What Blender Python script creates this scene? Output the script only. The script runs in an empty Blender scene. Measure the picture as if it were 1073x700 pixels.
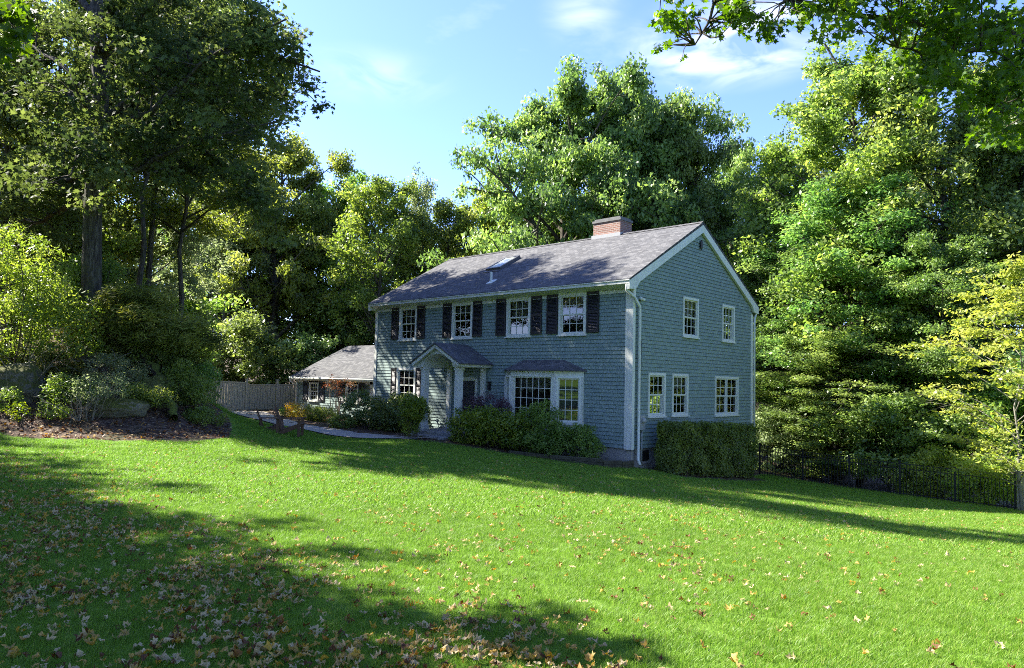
import bpy, math, random
import numpy as np
from mathutils import Matrix, Vector
R_ = math.radians
scene = bpy.context.scene
COL = scene.collection

# ------------------------------------------------------------------ camera, sky, sun, exposure
F, W0, H0 = 736.48, 1073.0, 700.0
YAW, PITCH, ROLL = -.7534, .0653, .0242
CAM = np.array([12.9604, -19.6512, 2.1735])
_sy, _cy = math.sin(YAW), math.cos(YAW)
FW = np.array([_sy*math.cos(PITCH), _cy*math.cos(PITCH), math.sin(PITCH)])
_r = np.array([_cy, -_sy, 0.]); _u = np.cross(_r, FW)
RT = _r*math.cos(ROLL) + _u*math.sin(ROLL)
UP = np.cross(RT, FW)
cam_data = bpy.data.cameras.new('camera'); cam = bpy.data.objects.new('camera', cam_data); COL.objects.link(cam)
cam.matrix_world = Matrix(((RT[0], UP[0], -FW[0], CAM[0]), (RT[1], UP[1], -FW[1], CAM[1]), (RT[2], UP[2], -FW[2], CAM[2]), (0, 0, 0, 1)))
cam_data.sensor_width = 36; cam_data.lens = 36*F/W0; cam_data.clip_start = .05; cam_data.clip_end = 3000
scene.camera = cam

SUN_EL = R_(40); SUN_H = np.array([-.92, -.39]); SUN_H = SUN_H/np.linalg.norm(SUN_H)   # horizontal direction towards the sun
world = bpy.data.worlds.new('World'); scene.world = world; world.use_nodes = True
nt = world.node_tree; nt.nodes.clear()
wo = nt.nodes.new('ShaderNodeOutputWorld'); bg = nt.nodes.new('ShaderNodeBackground'); bg.inputs['Strength'].default_value = .097
sky = nt.nodes.new('ShaderNodeTexSky'); sky.sky_type = 'NISHITA'; sky.sun_disc = False
sky.sun_elevation = SUN_EL; sky.sun_rotation = math.atan2(SUN_H[0], SUN_H[1])
sky.air_density = .85; sky.dust_density = .4; sky.ozone_density = 4.0
# thin procedural clouds mixed into the sky
tc = nt.nodes.new('ShaderNodeTexCoord')
mp = nt.nodes.new('ShaderNodeMapping'); mp.inputs['Scale'].default_value = (1.0, 1.0, 2.6); mp.inputs['Location'].default_value = (3.1, .4, .2)
nz = nt.nodes.new('ShaderNodeTexNoise'); nz.inputs['Scale'].default_value = 3.4; nz.inputs['Detail'].default_value = 7; nz.inputs['Roughness'].default_value = .55
rp = nt.nodes.new('ShaderNodeValToRGB'); rp.color_ramp.elements[0].position = .62; rp.color_ramp.elements[1].position = .78
nt.links.new(tc.outputs['Generated'], mp.inputs['Vector']); nt.links.new(mp.outputs['Vector'], nz.inputs['Vector']); nt.links.new(nz.outputs['Fac'], rp.inputs['Fac'])
def cloud_spot(px, py, lo, hi, squash=1.0):
    d = FW + RT*(px-W0/2)/F + UP*(H0/2-py)/F; d = d/np.linalg.norm(d)
    vs = nt.nodes.new('ShaderNodeVectorMath'); vs.operation = 'SUBTRACT'; vs.inputs[1].default_value = tuple(d)
    sc = nt.nodes.new('ShaderNodeVectorMath'); sc.operation = 'MULTIPLY'; sc.inputs[1].default_value = (1, 1, squash)
    ln = nt.nodes.new('ShaderNodeVectorMath'); ln.operation = 'LENGTH'
    mr = nt.nodes.new('ShaderNodeMapRange'); mr.interpolation_type = 'SMOOTHSTEP'
    mr.inputs['From Min'].default_value = lo; mr.inputs['From Max'].default_value = hi; mr.inputs['To Min'].default_value = 1; mr.inputs['To Max'].default_value = 0
    nt.links.new(tc.outputs['Generated'], vs.inputs[0]); nt.links.new(vs.outputs[0], sc.inputs[0]); nt.links.new(sc.outputs[0], ln.inputs[0]); nt.links.new(ln.outputs['Value'], mr.inputs['Value'])
    return mr.outputs['Result']
def wmath(op, a, b):
    n = nt.nodes.new('ShaderNodeMath'); n.operation = op; n.use_clamp = True
    for i, v in enumerate((a, b)):
        if isinstance(v, (int, float)): n.inputs[i].default_value = v
        else: nt.links.new(v, n.inputs[i])
    return n.outputs[0]
nz2 = nt.nodes.new('ShaderNodeTexNoise'); nz2.inputs['Scale'].default_value = 11; nz2.inputs['Detail'].default_value = 8; nz2.inputs['Distortion'].default_value = .8
nt.links.new(mp.outputs['Vector'], nz2.inputs['Vector'])
rp2 = nt.nodes.new('ShaderNodeValToRGB'); rp2.color_ramp.elements[0].position = .4; rp2.color_ramp.elements[1].position = .7
nt.links.new(nz2.outputs['Fac'], rp2.inputs['Fac'])
spots = wmath('ADD', cloud_spot(770, 42, .03, .17, 2.6), wmath('ADD', wmath('MULTIPLY', cloud_spot(612, 8, .0, .07, 1), .45), wmath('MULTIPLY', cloud_spot(390, 80, .0, .13, 3), .3)))
spots = wmath('MULTIPLY', spots, wmath('ADD', rp2.outputs['Color'], .05))
cl = wmath('ADD', wmath('MULTIPLY', rp.outputs['Color'], .25), spots)
mx = nt.nodes.new('ShaderNodeMix'); mx.data_type = 'RGBA'; mx.inputs['B'].default_value = (3.3, 3.4, 3.7, 1)
nt.links.new(cl, mx.inputs['Factor']); tn = nt.nodes.new('ShaderNodeMix'); tn.data_type = 'RGBA'; tn.blend_type = 'MULTIPLY'; tn.inputs['Factor'].default_value = 1; tn.inputs['B'].default_value = (.76, .76, 1.04, 1)
nt.links.new(sky.outputs['Color'], tn.inputs['A']); nt.links.new(tn.outputs['Result'], mx.inputs['A'])
nt.links.new(mx.outputs['Result'], bg.inputs['Color']); nt.links.new(bg.outputs['Background'], wo.inputs['Surface'])

sd = bpy.data.lights.new('sun', 'SUN'); sd.energy = 4.7; sd.angle = R_(.53); sd.color = (1.0, .94, .84)
sun = bpy.data.objects.new('sun', sd); COL.objects.link(sun)
to_sun = Vector((SUN_H[0]*math.cos(SUN_EL), SUN_H[1]*math.cos(SUN_EL), math.sin(SUN_EL)))
sun.rotation_euler = to_sun.to_track_quat('Z', 'Y').to_euler(); sun.location = (-20, -10, 40)
vs_ = scene.view_settings; scene.display_settings.display_device = 'sRGB'
vs_.view_transform = 'Standard'; vs_.look = 'None'; vs_.gamma = 1; vs_.exposure = 2.4; vs_.use_curve_mapping = False
scene.render.engine = 'CYCLES'
cy = scene.cycles; cy.max_bounces = 12; cy.diffuse_bounces = 6; cy.glossy_bounces = 3; cy.transmission_bounces = 5; cy.transparent_max_bounces = 8
cy.caustics_reflective = False; cy.caustics_refractive = False; cy.sample_clamp_indirect = 6
cy.use_denoising = False; cy.pixel_filter_type = 'BLACKMAN_HARRIS'; cy.filter_width = 1.0
try: cy.denoiser = 'OPENIMAGEDENOISE'; cy.denoising_prefilter = 'ACCURATE'
except Exception: pass
scene.render.use_persistent_data = False

def at(px, py, d):                       # the point seen at photograph pixel (px, py), d metres in front of the camera
    return CAM + d*(FW + RT*(px-W0/2)/F + UP*(H0/2-py)/F)

# ------------------------------------------------------------------ tags and mesh helpers
def tag(o, label=None, cat=None, group=None, kind=None):
    if label: o['label'] = label
    if cat: o['category'] = cat
    if group: o['group'] = group
    if kind: o['kind'] = kind
    return o
def empty(name, loc=(0, 0, 0), rz=0):
    o = bpy.data.objects.new(name, None); COL.objects.link(o); o.location = tuple(float(v) for v in loc); o.rotation_euler = (0, 0, rz); o.empty_display_size = .3
    return o
def link(name, me, parent=None, mat=None):
    o = bpy.data.objects.new(name, me); COL.objects.link(o)
    if parent: o.parent = parent
    if mat is not None:
        o.data.materials.clear()
        for m in (mat if isinstance(mat, (list, tuple)) else [mat]): o.data.materials.append(m)
    return o
def np_mesh(name, verts, faces, smooth=False, tint=None):
    """verts (N,3); faces (M,k) array with constant k"""
    me = bpy.data.meshes.new(name); verts = np.asarray(verts, np.float32); faces = np.asarray(faces, np.int32)
    me.vertices.add(len(verts)); me.vertices.foreach_set('co', verts.ravel())
    k = faces.shape[1]; me.loops.add(faces.size); me.loops.foreach_set('vertex_index', faces.ravel())
    me.polygons.add(len(faces)); me.polygons.foreach_set('loop_start', np.arange(0, faces.size, k, dtype=np.int32))
    me.polygons.foreach_set('loop_total', np.full(len(faces), k, np.int32))
    me.update(calc_edges=True)
    if smooth: me.polygons.foreach_set('use_smooth', np.ones(len(faces), bool))
    if tint is not None:
        a = me.attributes.new('tint', 'FLOAT', 'POINT'); a.data.foreach_set('value', np.asarray(tint, np.float32))
    return me
class MB:
    def __init__(s): s.v = []; s.f = []; s.m = []
    def add(s, vs, fs, mi=0):
        b = len(s.v); s.v += [tuple(float(c) for c in p) for p in vs]; s.f += [tuple(b+i for i in f) for f in fs]; s.m += [mi]*len(fs); return s
    def box(s, x0, x1, y0, y1, z0, z1, mi=0):
        return s.add([(x0,y0,z0),(x1,y0,z0),(x1,y1,z0),(x0,y1,z0),(x0,y0,z1),(x1,y0,z1),(x1,y1,z1),(x0,y1,z1)],
                     [(0,3,2,1),(4,5,6,7),(0,1,5,4),(1,2,6,5),(2,3,7,6),(3,0,4,7)], mi)
    def bar(s, a, b, w, h, up=(0,0,1), mi=0):          # a rectangular bar from a to b
        a = Vector(a); b = Vector(b); d = (b-a).normalized(); u = Vector(up); r = d.cross(u).normalized(); u = r.cross(d)
        P = []
        for c in (a, b):
            for sx, sz in ((-1,-1),(1,-1),(1,1),(-1,1)): P.append(c + r*(w/2*sx) + u*(h/2*sz))
        return s.add(P, [(3,2,1,0),(4,5,6,7),(0,1,5,4),(1,2,6,5),(2,3,7,6),(3,0,4,7)], mi)
    def prism(s, pts, ax, lo, hi, mi=0):               # polygon pts in the two other axes, extruded along ax
        n = len(pts)
        def mk(p, t):
            return (t, p[0], p[1]) if ax == 'x' else (p[0], t, p[1]) if ax == 'y' else (p[0], p[1], t)
        V = [mk(p, lo) for p in pts] + [mk(p, hi) for p in pts]
        F_ = [tuple(range(n))[::-1], tuple(range(n, 2*n))] + [(i, (i+1) % n, n+(i+1) % n, n+i) for i in range(n)]
        return s.add(V, F_, mi)
    def tube(s, pts, rad, n=8, mi=0, cap=True):
        v, f = tube(pts, rad, n); s.add(v, [tuple(q) for q in f], mi)
        if cap: b = len(s.v)-len(v); s.f += [tuple(b+i for i in range(n))[::-1], tuple(b+len(v)-n+i for i in range(n))]; s.m += [mi, mi]
        return s
    def build(s, name, mat, parent=None, smooth=False, bevel=0, loc=None, rz=0):
        me = bpy.data.meshes.new(name); me.from_pydata(s.v, [], s.f); me.update()
        import bmesh
        bm = bmesh.new(); bm.from_mesh(me); bmesh.ops.recalc_face_normals(bm, faces=bm.faces); bm.to_mesh(me); bm.free()
        for p, mi in zip(me.polygons, s.m): p.material_index = mi; p.use_smooth = smooth
        o = link(name, me, parent, mat)
        if loc is not None: o.location = loc
        o.rotation_euler = (0, 0, rz)
        if bevel:
            b = o.modifiers.new('bevel', 'BEVEL'); b.width = bevel; b.segments = 1; b.limit_method = 'ANGLE'; b.harden_normals = False
        return o
def tube(pts, rad, n=6):
    pts = np.asarray(pts, float); m = len(pts); rad = np.broadcast_to(np.asarray(rad, float), (m,))
    t = np.gradient(pts, axis=0); t /= np.linalg.norm(t, axis=1)[:, None]+1e-9
    ref = np.array([1., 0, 0]) if abs(t[0][0]) < .8 else np.array([0, 1., 0])
    a = np.cross(t, ref); a /= np.linalg.norm(a, axis=1)[:, None]+1e-9; b = np.cross(t, a)
    th = np.arange(n)*2*math.pi/n
    V = pts[:, None, :] + rad[:, None, None]*(np.cos(th)[None, :, None]*a[:, None, :] + np.sin(th)[None, :, None]*b[:, None, :])
    i, j = np.meshgrid(np.arange(m-1), np.arange(n), indexing='ij'); j2 = (j+1) % n
    Fq = np.stack([i*n+j, i*n+j2, (i+1)*n+j2, (i+1)*n+j], -1).reshape(-1, 4)
    return V.reshape(-1, 3), Fq
class Wood:
    def __init__(s): s.V = []; s.F = []; s.n = 0
    def add(s, pts, rad, n=6):
        v, f = tube(pts, rad, n); s.V.append(v); s.F.append(f+s.n); s.n += len(v)
    def mesh(s, name): return np_mesh(name, np.concatenate(s.V), np.concatenate(s.F), smooth=True)

# ------------------------------------------------------------------ materials
MATS = {}
class NT:
    def __init__(s, name):
        s.m = bpy.data.materials.new(name); s.m.use_nodes = True; s.t = s.m.node_tree; s.t.nodes.clear()
        s.out = s.n('OutputMaterial')
    def n(s, typ, **kw):
        x = s.t.nodes.new('ShaderNode'+typ)
        for k, v in kw.items(): setattr(x, k, v)
        return x
    def l(s, a, b): s.t.links.new(a, b)
    def val(s, node, **kw):
        for k, v in kw.items():
            k = k.replace('_', ' ')
            if hasattr(v, 'is_output') or isinstance(v, bpy.types.NodeSocket): s.l(v, node.inputs[k])
            else: node.inputs[k].default_value = v
        return node
    def obj(s): return s.n('TexCoord').outputs['Object']
    def noise(s, vec, scale, detail=4, rough=.55, dist=0.):
        x = s.n('TexNoise'); s.l(vec, x.inputs['Vector']); x.inputs['Scale'].default_value = scale; x.inputs['Detail'].default_value = detail
        x.inputs['Roughness'].default_value = rough; x.inputs['Distortion'].default_value = dist; return x.outputs['Fac']
    def ramp(s, fac, stops, interp='LINEAR'):
        r = s.n('ValToRGB'); e = r.color_ramp.elements; r.color_ramp.interpolation = interp
        e[0].position, e[0].color = stops[0][0], (*stops[0][1], 1) if len(stops[0][1]) == 3 else stops[0][1]
        e[1].position, e[1].color = stops[-1][0], (*stops[-1][1], 1)
        for p, c in stops[1:-1]: q = e.new(p); q.color = (*c, 1)
        s.l(fac, r.inputs['Fac']); return r.outputs['Color']
    def mix(s, fac, a, b, mode='MIX'):
        x = s.n('Mix', data_type='RGBA', blend_type=mode)
        for k, v in (('Factor', fac), ('A', a), ('B', b)):
            if isinstance(v, bpy.types.NodeSocket): s.l(v, x.inputs[k])
            elif isinstance(v, (int, float)): x.inputs[k].default_value = v
            else: x.inputs[k].default_value = (*v, 1)
        return x.outputs['Result']
    def math(s, op, a, b=0., clamp=False):
        x = s.n('Math', operation=op); x.use_clamp = clamp
        for i, v in enumerate((a, b)):
            if isinstance(v, bpy.types.NodeSocket): s.l(v, x.inputs[i])
            else: x.inputs[i].default_value = v
        return x.outputs[0]
    def bump(s, h, strength=.3, dist=.01):
        b = s.n('Bump'); b.inputs['Strength'].default_value = strength; b.inputs['Distance'].default_value = dist; s.l(h, b.inputs['Height']); return b.outputs['Normal']
    def bsdf(s, color, rough=.7, spec=.4, normal=None, metal=0.):
        p = s.n('BsdfPrincipled')
        if isinstance(color, bpy.types.NodeSocket): s.l(color, p.inputs['Base Color'])
        else: p.inputs['Base Color'].default_value = (*color, 1)
        if isinstance(rough, bpy.types.NodeSocket): s.l(rough, p.inputs['Roughness'])
        else: p.inputs['Roughness'].default_value = rough
        p.inputs['Specular IOR Level'].default_value = spec; p.inputs['Metallic'].default_value = metal
        if normal is not None: s.l(normal, p.inputs['Normal'])
        return p.outputs[0]
    def done(s, sh): s.l(sh, s.out.inputs['Surface']); MATS[s.m.name] = s.m; return s.m

def paint(name, col, rough=.5, var=.12, scale=6, dirt=0.):
    m = NT(name); v = m.obj(); a = m.noise(v, scale, 6); b = m.noise(v, scale*9, 4)
    c = m.mix(m.math('MULTIPLY', a, var*2), col, tuple(x*.72 for x in col))
    if dirt:
        s = m.n('Mapping'); s.inputs['Scale'].default_value = (9, 9, .8); m.l(v, s.inputs['Vector'])
        st = m.ramp(m.noise(s.outputs[0], 1.2, 5), [(.45, (0, 0, 0)), (.75, (1, 1, 1))])
        c = m.mix(m.math('MULTIPLY', st, dirt), c, (.22, .23, .17))
    return m.done(m.bsdf(c, rough, .4, m.bump(b, .15, .004)))
white = paint('white_trim_paint', (.64, .66, .60), .45, .1, 5, .3)
shutter_m = paint('shutter_black_paint', (.022, .022, .025), .5, .4, 8)
black_metal = paint('black_powder_coated_metal', (.012, .012, .013), .4, .2, 10)
grey_metal = paint('galvanised_grey_metal', (.33, .34, .34), .4, .3, 12)
door_m = paint('dark_door_paint', (.03, .04, .05), .35, .2, 5)
curtain_m = paint('curtain_cloth', (.45, .44, .4), .9, .3, 5)
room_m = paint('room_dimness_colour', (.09, .085, .08), .9, .3, 2)  # dimness of the rooms behind the glass, put into the colour

def mk_siding():
    m = NT('blue_grey_shingle_siding'); v = m.obj()
    sp = m.n('SeparateXYZ'); m.l(v, sp.inputs[0]); u = m.math('ADD', sp.outputs['X'], sp.outputs['Y'])
    cb = m.n('CombineXYZ'); m.l(u, cb.inputs['X']); m.l(sp.outputs['Z'], cb.inputs['Y'])
    br = m.n('TexBrick'); m.l(cb.outputs[0], br.inputs['Vector'])
    br.inputs['Scale'].default_value = 1.0; br.inputs['Brick Width'].default_value = .145; br.inputs['Row Height'].default_value = .13; br.inputs['Mortar Size'].default_value = .0035
    br.inputs['Mortar Smooth'].default_value = .2; br.offset = .43; br.squash = 1
    br.inputs['Color1'].default_value = (0, 0, 0, 1); br.inputs['Color2'].default_value = (1, 1, 1, 1); br.inputs['Mortar'].default_value = (.5, .5, .5, 1)
    c = m.ramp(br.outputs['Color'], [(0, (.205, .28, .255)), (.5, (.245, .325, .29)), (1, (.28, .36, .315))])
    mp_ = m.n('Mapping'); mp_.inputs['Scale'].default_value = (1, 30, 1); m.l(cb.outputs[0], mp_.inputs['Vector'])
    mg = m.n('Mapping'); mg.inputs['Scale'].default_value = (60, 3, 1); m.l(cb.outputs[0], mg.inputs['Vector'])
    grain = m.noise(mg.outputs[0], 1, 5)
    c = m.mix(m.math('MULTIPLY', grain, .5), c, (.09, .13, .15))
    big = m.ramp(m.noise(v, .8, 5), [(.35, (0, 0, 0)), (.75, (1, 1, 1))])
    c = m.mix(m.math('MULTIPLY', big, .28), c, (.24, .29, .29))
    c = m.mix(br.outputs['Fac'], c, (.03, .04, .045))
    h = m.math('SUBTRACT', m.math('MULTIPLY', grain, .4), br.outputs['Fac'])
    return m.done(m.bsdf(c, .8, .25, m.bump(h, .5, .006)))
siding = mk_siding()
def mk_roof():
    m = NT('grey_asphalt_shingles'); v = m.obj()
    sp = m.n('SeparateXYZ'); m.l(v, sp.inputs[0]); cb = m.n('CombineXYZ'); m.l(sp.outputs['X'], cb.inputs['X']); m.l(m.math('MULTIPLY', sp.outputs['Y'], 1.14), cb.inputs['Y'])
    br = m.n('TexBrick'); m.l(cb.outputs[0], br.inputs['Vector']); br.offset = .37
    br.inputs['Scale'].default_value = 1.; br.inputs['Brick Width'].default_value = .22; br.inputs['Row Height'].default_value = .142; br.inputs['Mortar Size'].default_value = .006
    br.inputs['Color1'].default_value = (0, 0, 0, 1); br.inputs['Color2'].default_value = (1, 1, 1, 1); br.inputs['Mortar'].default_value = (.3, .3, .3, 1)
    c = m.ramp(br.outputs['Color'], [(0, (.03, .03, .03)), (.5, (.07, .07, .069)), (1, (.135, .133, .128))])
    c = m.mix(m.math('MULTIPLY', m.noise(v, 1.6, 5), .5), c, (.12, .125, .13))
    gr = m.noise(v, 130, 3); c = m.mix(m.ramp(gr, [(.4, (0, 0, 0)), (.65, (1, 1, 1))]), m.mix(.3, c, (.03, .03, .035)), m.mix(.2, c, (.4, .4, .4)))
    c = m.mix(m.math('MULTIPLY', br.outputs['Fac'], .7), c, (.04, .04, .045))
    return m.done(m.bsdf(c, .95, .05, m.bump(m.math('SUBTRACT', m.math('ADD', m.math('MULTIPLY', gr, .3), br.outputs['Color']), m.math('MULTIPLY', br.outputs['Fac'], 1.5)), .6, .008)))
roof_m = mk_roof()
def mk_brick():
    m = NT('red_chimney_brick'); v = m.obj(); sp = m.n('SeparateXYZ'); m.l(v, sp.inputs[0]); cb = m.n('CombineXYZ')
    m.l(m.math('ADD', sp.outputs['X'], sp.outputs['Y']), cb.inputs['X']); m.l(sp.outputs['Z'], cb.inputs['Y'])
    br = m.n('TexBrick'); m.l(cb.outputs[0], br.inputs['Vector']); br.inputs['Scale'].default_value = 1.; br.inputs['Brick Width'].default_value = .215; br.inputs['Row Height'].default_value = .075; br.inputs['Mortar Size'].default_value = .011
    br.inputs['Color1'].default_value = (.12, .045, .032, 1); br.inputs['Color2'].default_value = (.30, .12, .08, 1); br.inputs['Mortar'].default_value = (.30, .27, .24, 1)
    c = m.mix(m.math('MULTIPLY', m.noise(v, 7, 4), .5), br.outputs['Color'], (.3, .22, .18))
    return m.done(m.bsdf(c, .85, .2, m.bump(m.math('SUBTRACT', m.noise(v, 60, 3), br.outputs['Fac']), .6, .01)))
brick_m = mk_brick()
def mk_rough(name, cols, scale, rough=.85, bs=.5, bd=.02, spec=.2, moss=None):
    m = NT(name); v = m.obj(); a = m.noise(v, scale, 8, .65); b = m.noise(v, scale*8, 5, .7)
    c = m.ramp(a, [(.3+.4*i/(len(cols)-1), k) for i, k in enumerate(cols)])
    c = m.mix(m.math('MULTIPLY', b, .4), c, tuple(x*.45 for x in cols[0]))
    if moss:
        g = m.n('NewGeometry'); s = m.n('SeparateXYZ'); m.l(g.outputs['Normal'], s.inputs[0])
        k = m.math('ADD', s.outputs['Z'], m.math('MULTIPLY', m.noise(v, scale*2.5, 6), 1.6)); k = m.ramp(k, [(moss[0], (0, 0, 0)), (min(1., moss[0]+.15), (1, 1, 1))])
        # the ramp only reads 0..1, so halve its input
        k = m.ramp(m.math('MULTIPLY', m.math('ADD', s.outputs['Z'], m.math('MULTIPLY', m.noise(v, scale*2.5, 6), 1.6)), .5), [(moss[0], (0, 0, 0)), (min(1., moss[0]+.12), (1, 1, 1))])
        c = m.mix(k, c, moss[1])
    return m.done(m.bsdf(c, rough, spec, m.bump(m.math('ADD', a, b), bs, bd)))
concrete = mk_rough('concrete_foundation', [(.24, .23, .21), (.36, .35, .32)], 3, bd=.006)
stone_m = mk_rough('mossy_granite', [(.10, .095, .06), (.20, .19, .13), (.34, .32, .24)], 2.6, bs=1., bd=.09, moss=(.48, (.115, .125, .03)))
moss_log = mk_rough('moss_covered_bark', [(.05, .04, .03), (.10, .08, .055)], 4, bs=1., bd=.08, moss=(.52, (.14, .17, .03)))
def mk_bark():
    m = NT('grey_brown_bark'); v = m.obj(); mp_ = m.n('Mapping'); mp_.inputs['Scale'].default_value = (9, 9, 1.3); m.l(v, mp_.inputs['Vector'])
    a = m.noise(mp_.outputs[0], 1.6, 7, .7, .8); b = m.noise(v, 1.2, 5)
    c = m.ramp(a, [(.36, (.022, .019, .015)), (.5, (.075, .065, .05)), (.66, (.15, .135, .105))]); c = m.mix(m.ramp(b, [(.5, (0, 0, 0)), (.68, (.7, .7, .7))]), c, (.07, .085, .03))
    return m.done(m.bsdf(c, .9, .15, m.bump(a, 1., .06)))
bark_m = mk_bark()
bark_pale = mk_rough('pale_smooth_bark', [(.14, .13, .105), (.25, .24, .2)], 4, bs=.4, bd=.01)
bark_twig = mk_rough('brown_twig_bark', [(.06, .045, .03), (.13, .10, .07)], 8, bs=.3, bd=.01)
timber_m = mk_rough('weathered_edging_timber', [(.05, .045, .03), (.11, .10, .065)], 4, bs=.5, bd=.01)
path_m = mk_rough('pale_asphalt_path', [(.34, .31, .27), (.46, .42, .36)], 6, bs=.4, bd=.006)
slab_m = mk_rough('bluestone_step', [(.20, .21, .21), (.33, .33, .32)], 3, bs=.4, bd=.008)
def mk_wood(name, cols, axis=(12, 12, 1.0)):
    m = NT(name); v = m.obj(); mp_ = m.n('Mapping'); mp_.inputs['Scale'].default_value = axis; m.l(v, mp_.inputs['Vector'])
    a = m.noise(mp_.outputs[0], 2.2, 7, .65, .4); b = m.noise(v, 1.1, 4)
    c = m.ramp(a, [(.3, cols[0]), (.7, cols[1])]); c = m.mix(m.math('MULTIPLY', b, .5), c, cols[2])
    return m.done(m.bsdf(c, .85, .2, m.bump(a, .5, .006)))
fence_wood = mk_wood('weathered_grey_fence_wood', [(.27, .24, .18), (.46, .42, .33), (.23, .22, .15)])
chair_wood = mk_wood('dark_brown_chair_wood', [(.07, .04, .025), (.16, .095, .055), (.09, .06, .04)])
def mk_glass():
    m = NT('window_glass'); tr = m.n('BsdfTransparent'); tr.inputs['Color'].default_value = (.75, .8, .78, 1); gl = m.n('BsdfGlossy'); gl.inputs['Roughness'].default_value = .02
    v = m.obj(); m.l(m.bump(m.noise(v, 1.3, 2), .05, .02), gl.inputs['Normal'])
    fr = m.n('Fresnel'); fr.inputs['IOR'].default_value = 1.9
    mx_ = m.n('MixShader'); m.l(fr.outputs[0], mx_.inputs[0]); m.l(tr.outputs[0], mx_.inputs[1]); m.l(gl.outputs[0], mx_.inputs[2]); return m.done(mx_.outputs[0])
glass_m = mk_glass()

def leaf_mat(name, stops, trans=.4, rough=.45, spec=.35, hue=.02, tcol=1.9):
    """stops: list of albedo colours picked by the per-leaf 'tint' value"""
    m = NT(name); at_ = m.n('Attribute'); at_.attribute_name = 'tint'
    oi = m.n('ObjectInfo')
    c = m.ramp(at_.outputs['Fac'], [(i/(len(stops)-1), k) for i, k in enumerate(stops)])
    hs = m.n('HueSaturation'); m.l(c, hs.inputs['Color']); m.l(m.math('ADD', m.math('MULTIPLY', oi.outputs['Random'], hue*2), .5-hue), hs.inputs['Hue'])
    m.l(m.math('ADD', m.math('MULTIPLY', oi.outputs['Random'], .3), .85), hs.inputs['Value'])
    p = m.bsdf(hs.outputs['Color'], rough, spec)
    tl = m.n('BsdfTranslucent'); h2 = m.n('HueSaturation'); m.l(hs.outputs['Color'], h2.inputs['Color']); h2.inputs['Hue'].default_value = .493; h2.inputs['Value'].default_value = tcol; h2.inputs['Saturation'].default_value = 1.15
    m.l(h2.outputs['Color'], tl.inputs['Color'])
    x = m.n('MixShader'); x.inputs[0].default_value = trans; m.l(p, x.inputs[1]); m.l(tl.outputs[0], x.inputs[2]); return m.done(x.outputs[0])
L_oak = leaf_mat('oak_leaves', [(.06, .095, .028), (.135, .19, .05), (.24, .30, .085)])
L_mid = leaf_mat('woodland_leaves', [(.07, .12, .03), (.15, .225, .05), (.27, .34, .09)], .5)
L_bright = leaf_mat('bright_leaves', [(.08, .14, .03), (.16, .25, .045), (.29, .37, .09)], .5)
L_olive = leaf_mat('olive_leaves', [(.08, .12, .028), (.165, .225, .045), (.28, .335, .08)], .45)
L_beech = leaf_mat('beech_leaves', [(.065, .125, .032), (.13, .225, .055), (.25, .35, .10)], .4, .4, .45)
L_yellow = leaf_mat('yellowing_beech_leaves', [(.13, .19, .04), (.24, .30, .06), (.38, .41, .10)], .45)
L_maple = leaf_mat('maple_leaves', [(.03, .065, .012), (.065, .13, .018), (.12, .20, .03)], .5)
L_yew = leaf_mat('yew_needles', [(.06, .075, .02), (.15, .18, .035), (.26, .27, .06)], .3, .6, .12)
L_rhodo = leaf_mat('glossy_rhododendron_leaves', [(.055, .095, .028), (.115, .18, .05), (.24, .31, .09)], .25, .35, .4)
L_box = leaf_mat('boxwood_leaves', [(.065, .11, .02), (.13, .20, .035), (.25, .32, .065)], .3, .4)
L_euon = leaf_mat('variegated_yellow_green_leaves', [(0.065, 0.117, 0.016), (0.143, 0.202, 0.023), (0.312, 0.338, 0.052)], .35, .4)
L_purple = leaf_mat('purple_barberry_leaves', [(.045, .022, .03), (.10, .055, .07), (.20, .13, .15)], .3, .5, .3, .01)
L_red = leaf_mat('red_maple_leaves', [(.10, .03, .02), (.14, .06, .03), (.11, .10, .04)], .4, .5, .3, .01)
L_gold = leaf_mat('golden_autumn_leaves', [(.16, .18, .04), (.32, .26, .05), (.40, .22, .05)], .4, .5, .3, .01)
L_pale = leaf_mat('pale_silvery_leaves', [(.10, .14, .06), (.19, .24, .10), (.33, .37, .20)], .45, .5)
L_dry = leaf_mat('dry_fallen_leaves', [(.08, .035, .015), (.22, .09, .02), (.42, .27, .03), (.38, .27, .12), (.50, .40, .22)], .25, .6, .25, .0, 1.1)

def mk_grass():
    m = NT('grass_blades'); at_ = m.n('Attribute'); at_.attribute_name = 'tint'; g = m.n('NewGeometry'); v = g.outputs['Position']
    c = m.ramp(at_.outputs['Fac'], [(0, (.075, .16, .012)), (.55, (.15, .29, .02)), (.85, (.24, .36, .04)), (1, (.38, .38, .12))])
    a = m.ramp(m.noise(v, .55, 5, .6), [(.38, (0, 0, 0)), (.68, (1, 1, 1))]); c = m.mix(m.math('MULTIPLY', a, .5), c, (.20, .33, .035))
    b = m.ramp(m.noise(v, 2.6, 4, .6), [(.48, (0, 0, 0)), (.7, (1, 1, 1))]); c = m.mix(m.math('MULTIPLY', b, .4), c, (.06, .16, .012))
    d = m.ramp(m.noise(v, 1.3, 6, .7), [(.6, (0, 0, 0)), (.72, (1, 1, 1))]); c = m.mix(m.math('MULTIPLY', d, .45), c, (.30, .33, .09))
    p = m.bsdf(c, .45, .3); tl = m.n('BsdfTranslucent'); m.l(m.mix(.35, c, (.21, .44, .03)), tl.inputs['Color'])
    x = m.n('MixShader'); x.inputs[0].default_value = .45; m.l(p, x.inputs[1]); m.l(tl.outputs[0], x.inputs[2]); return m.done(x.outputs[0])
L_grass = mk_grass()
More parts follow.
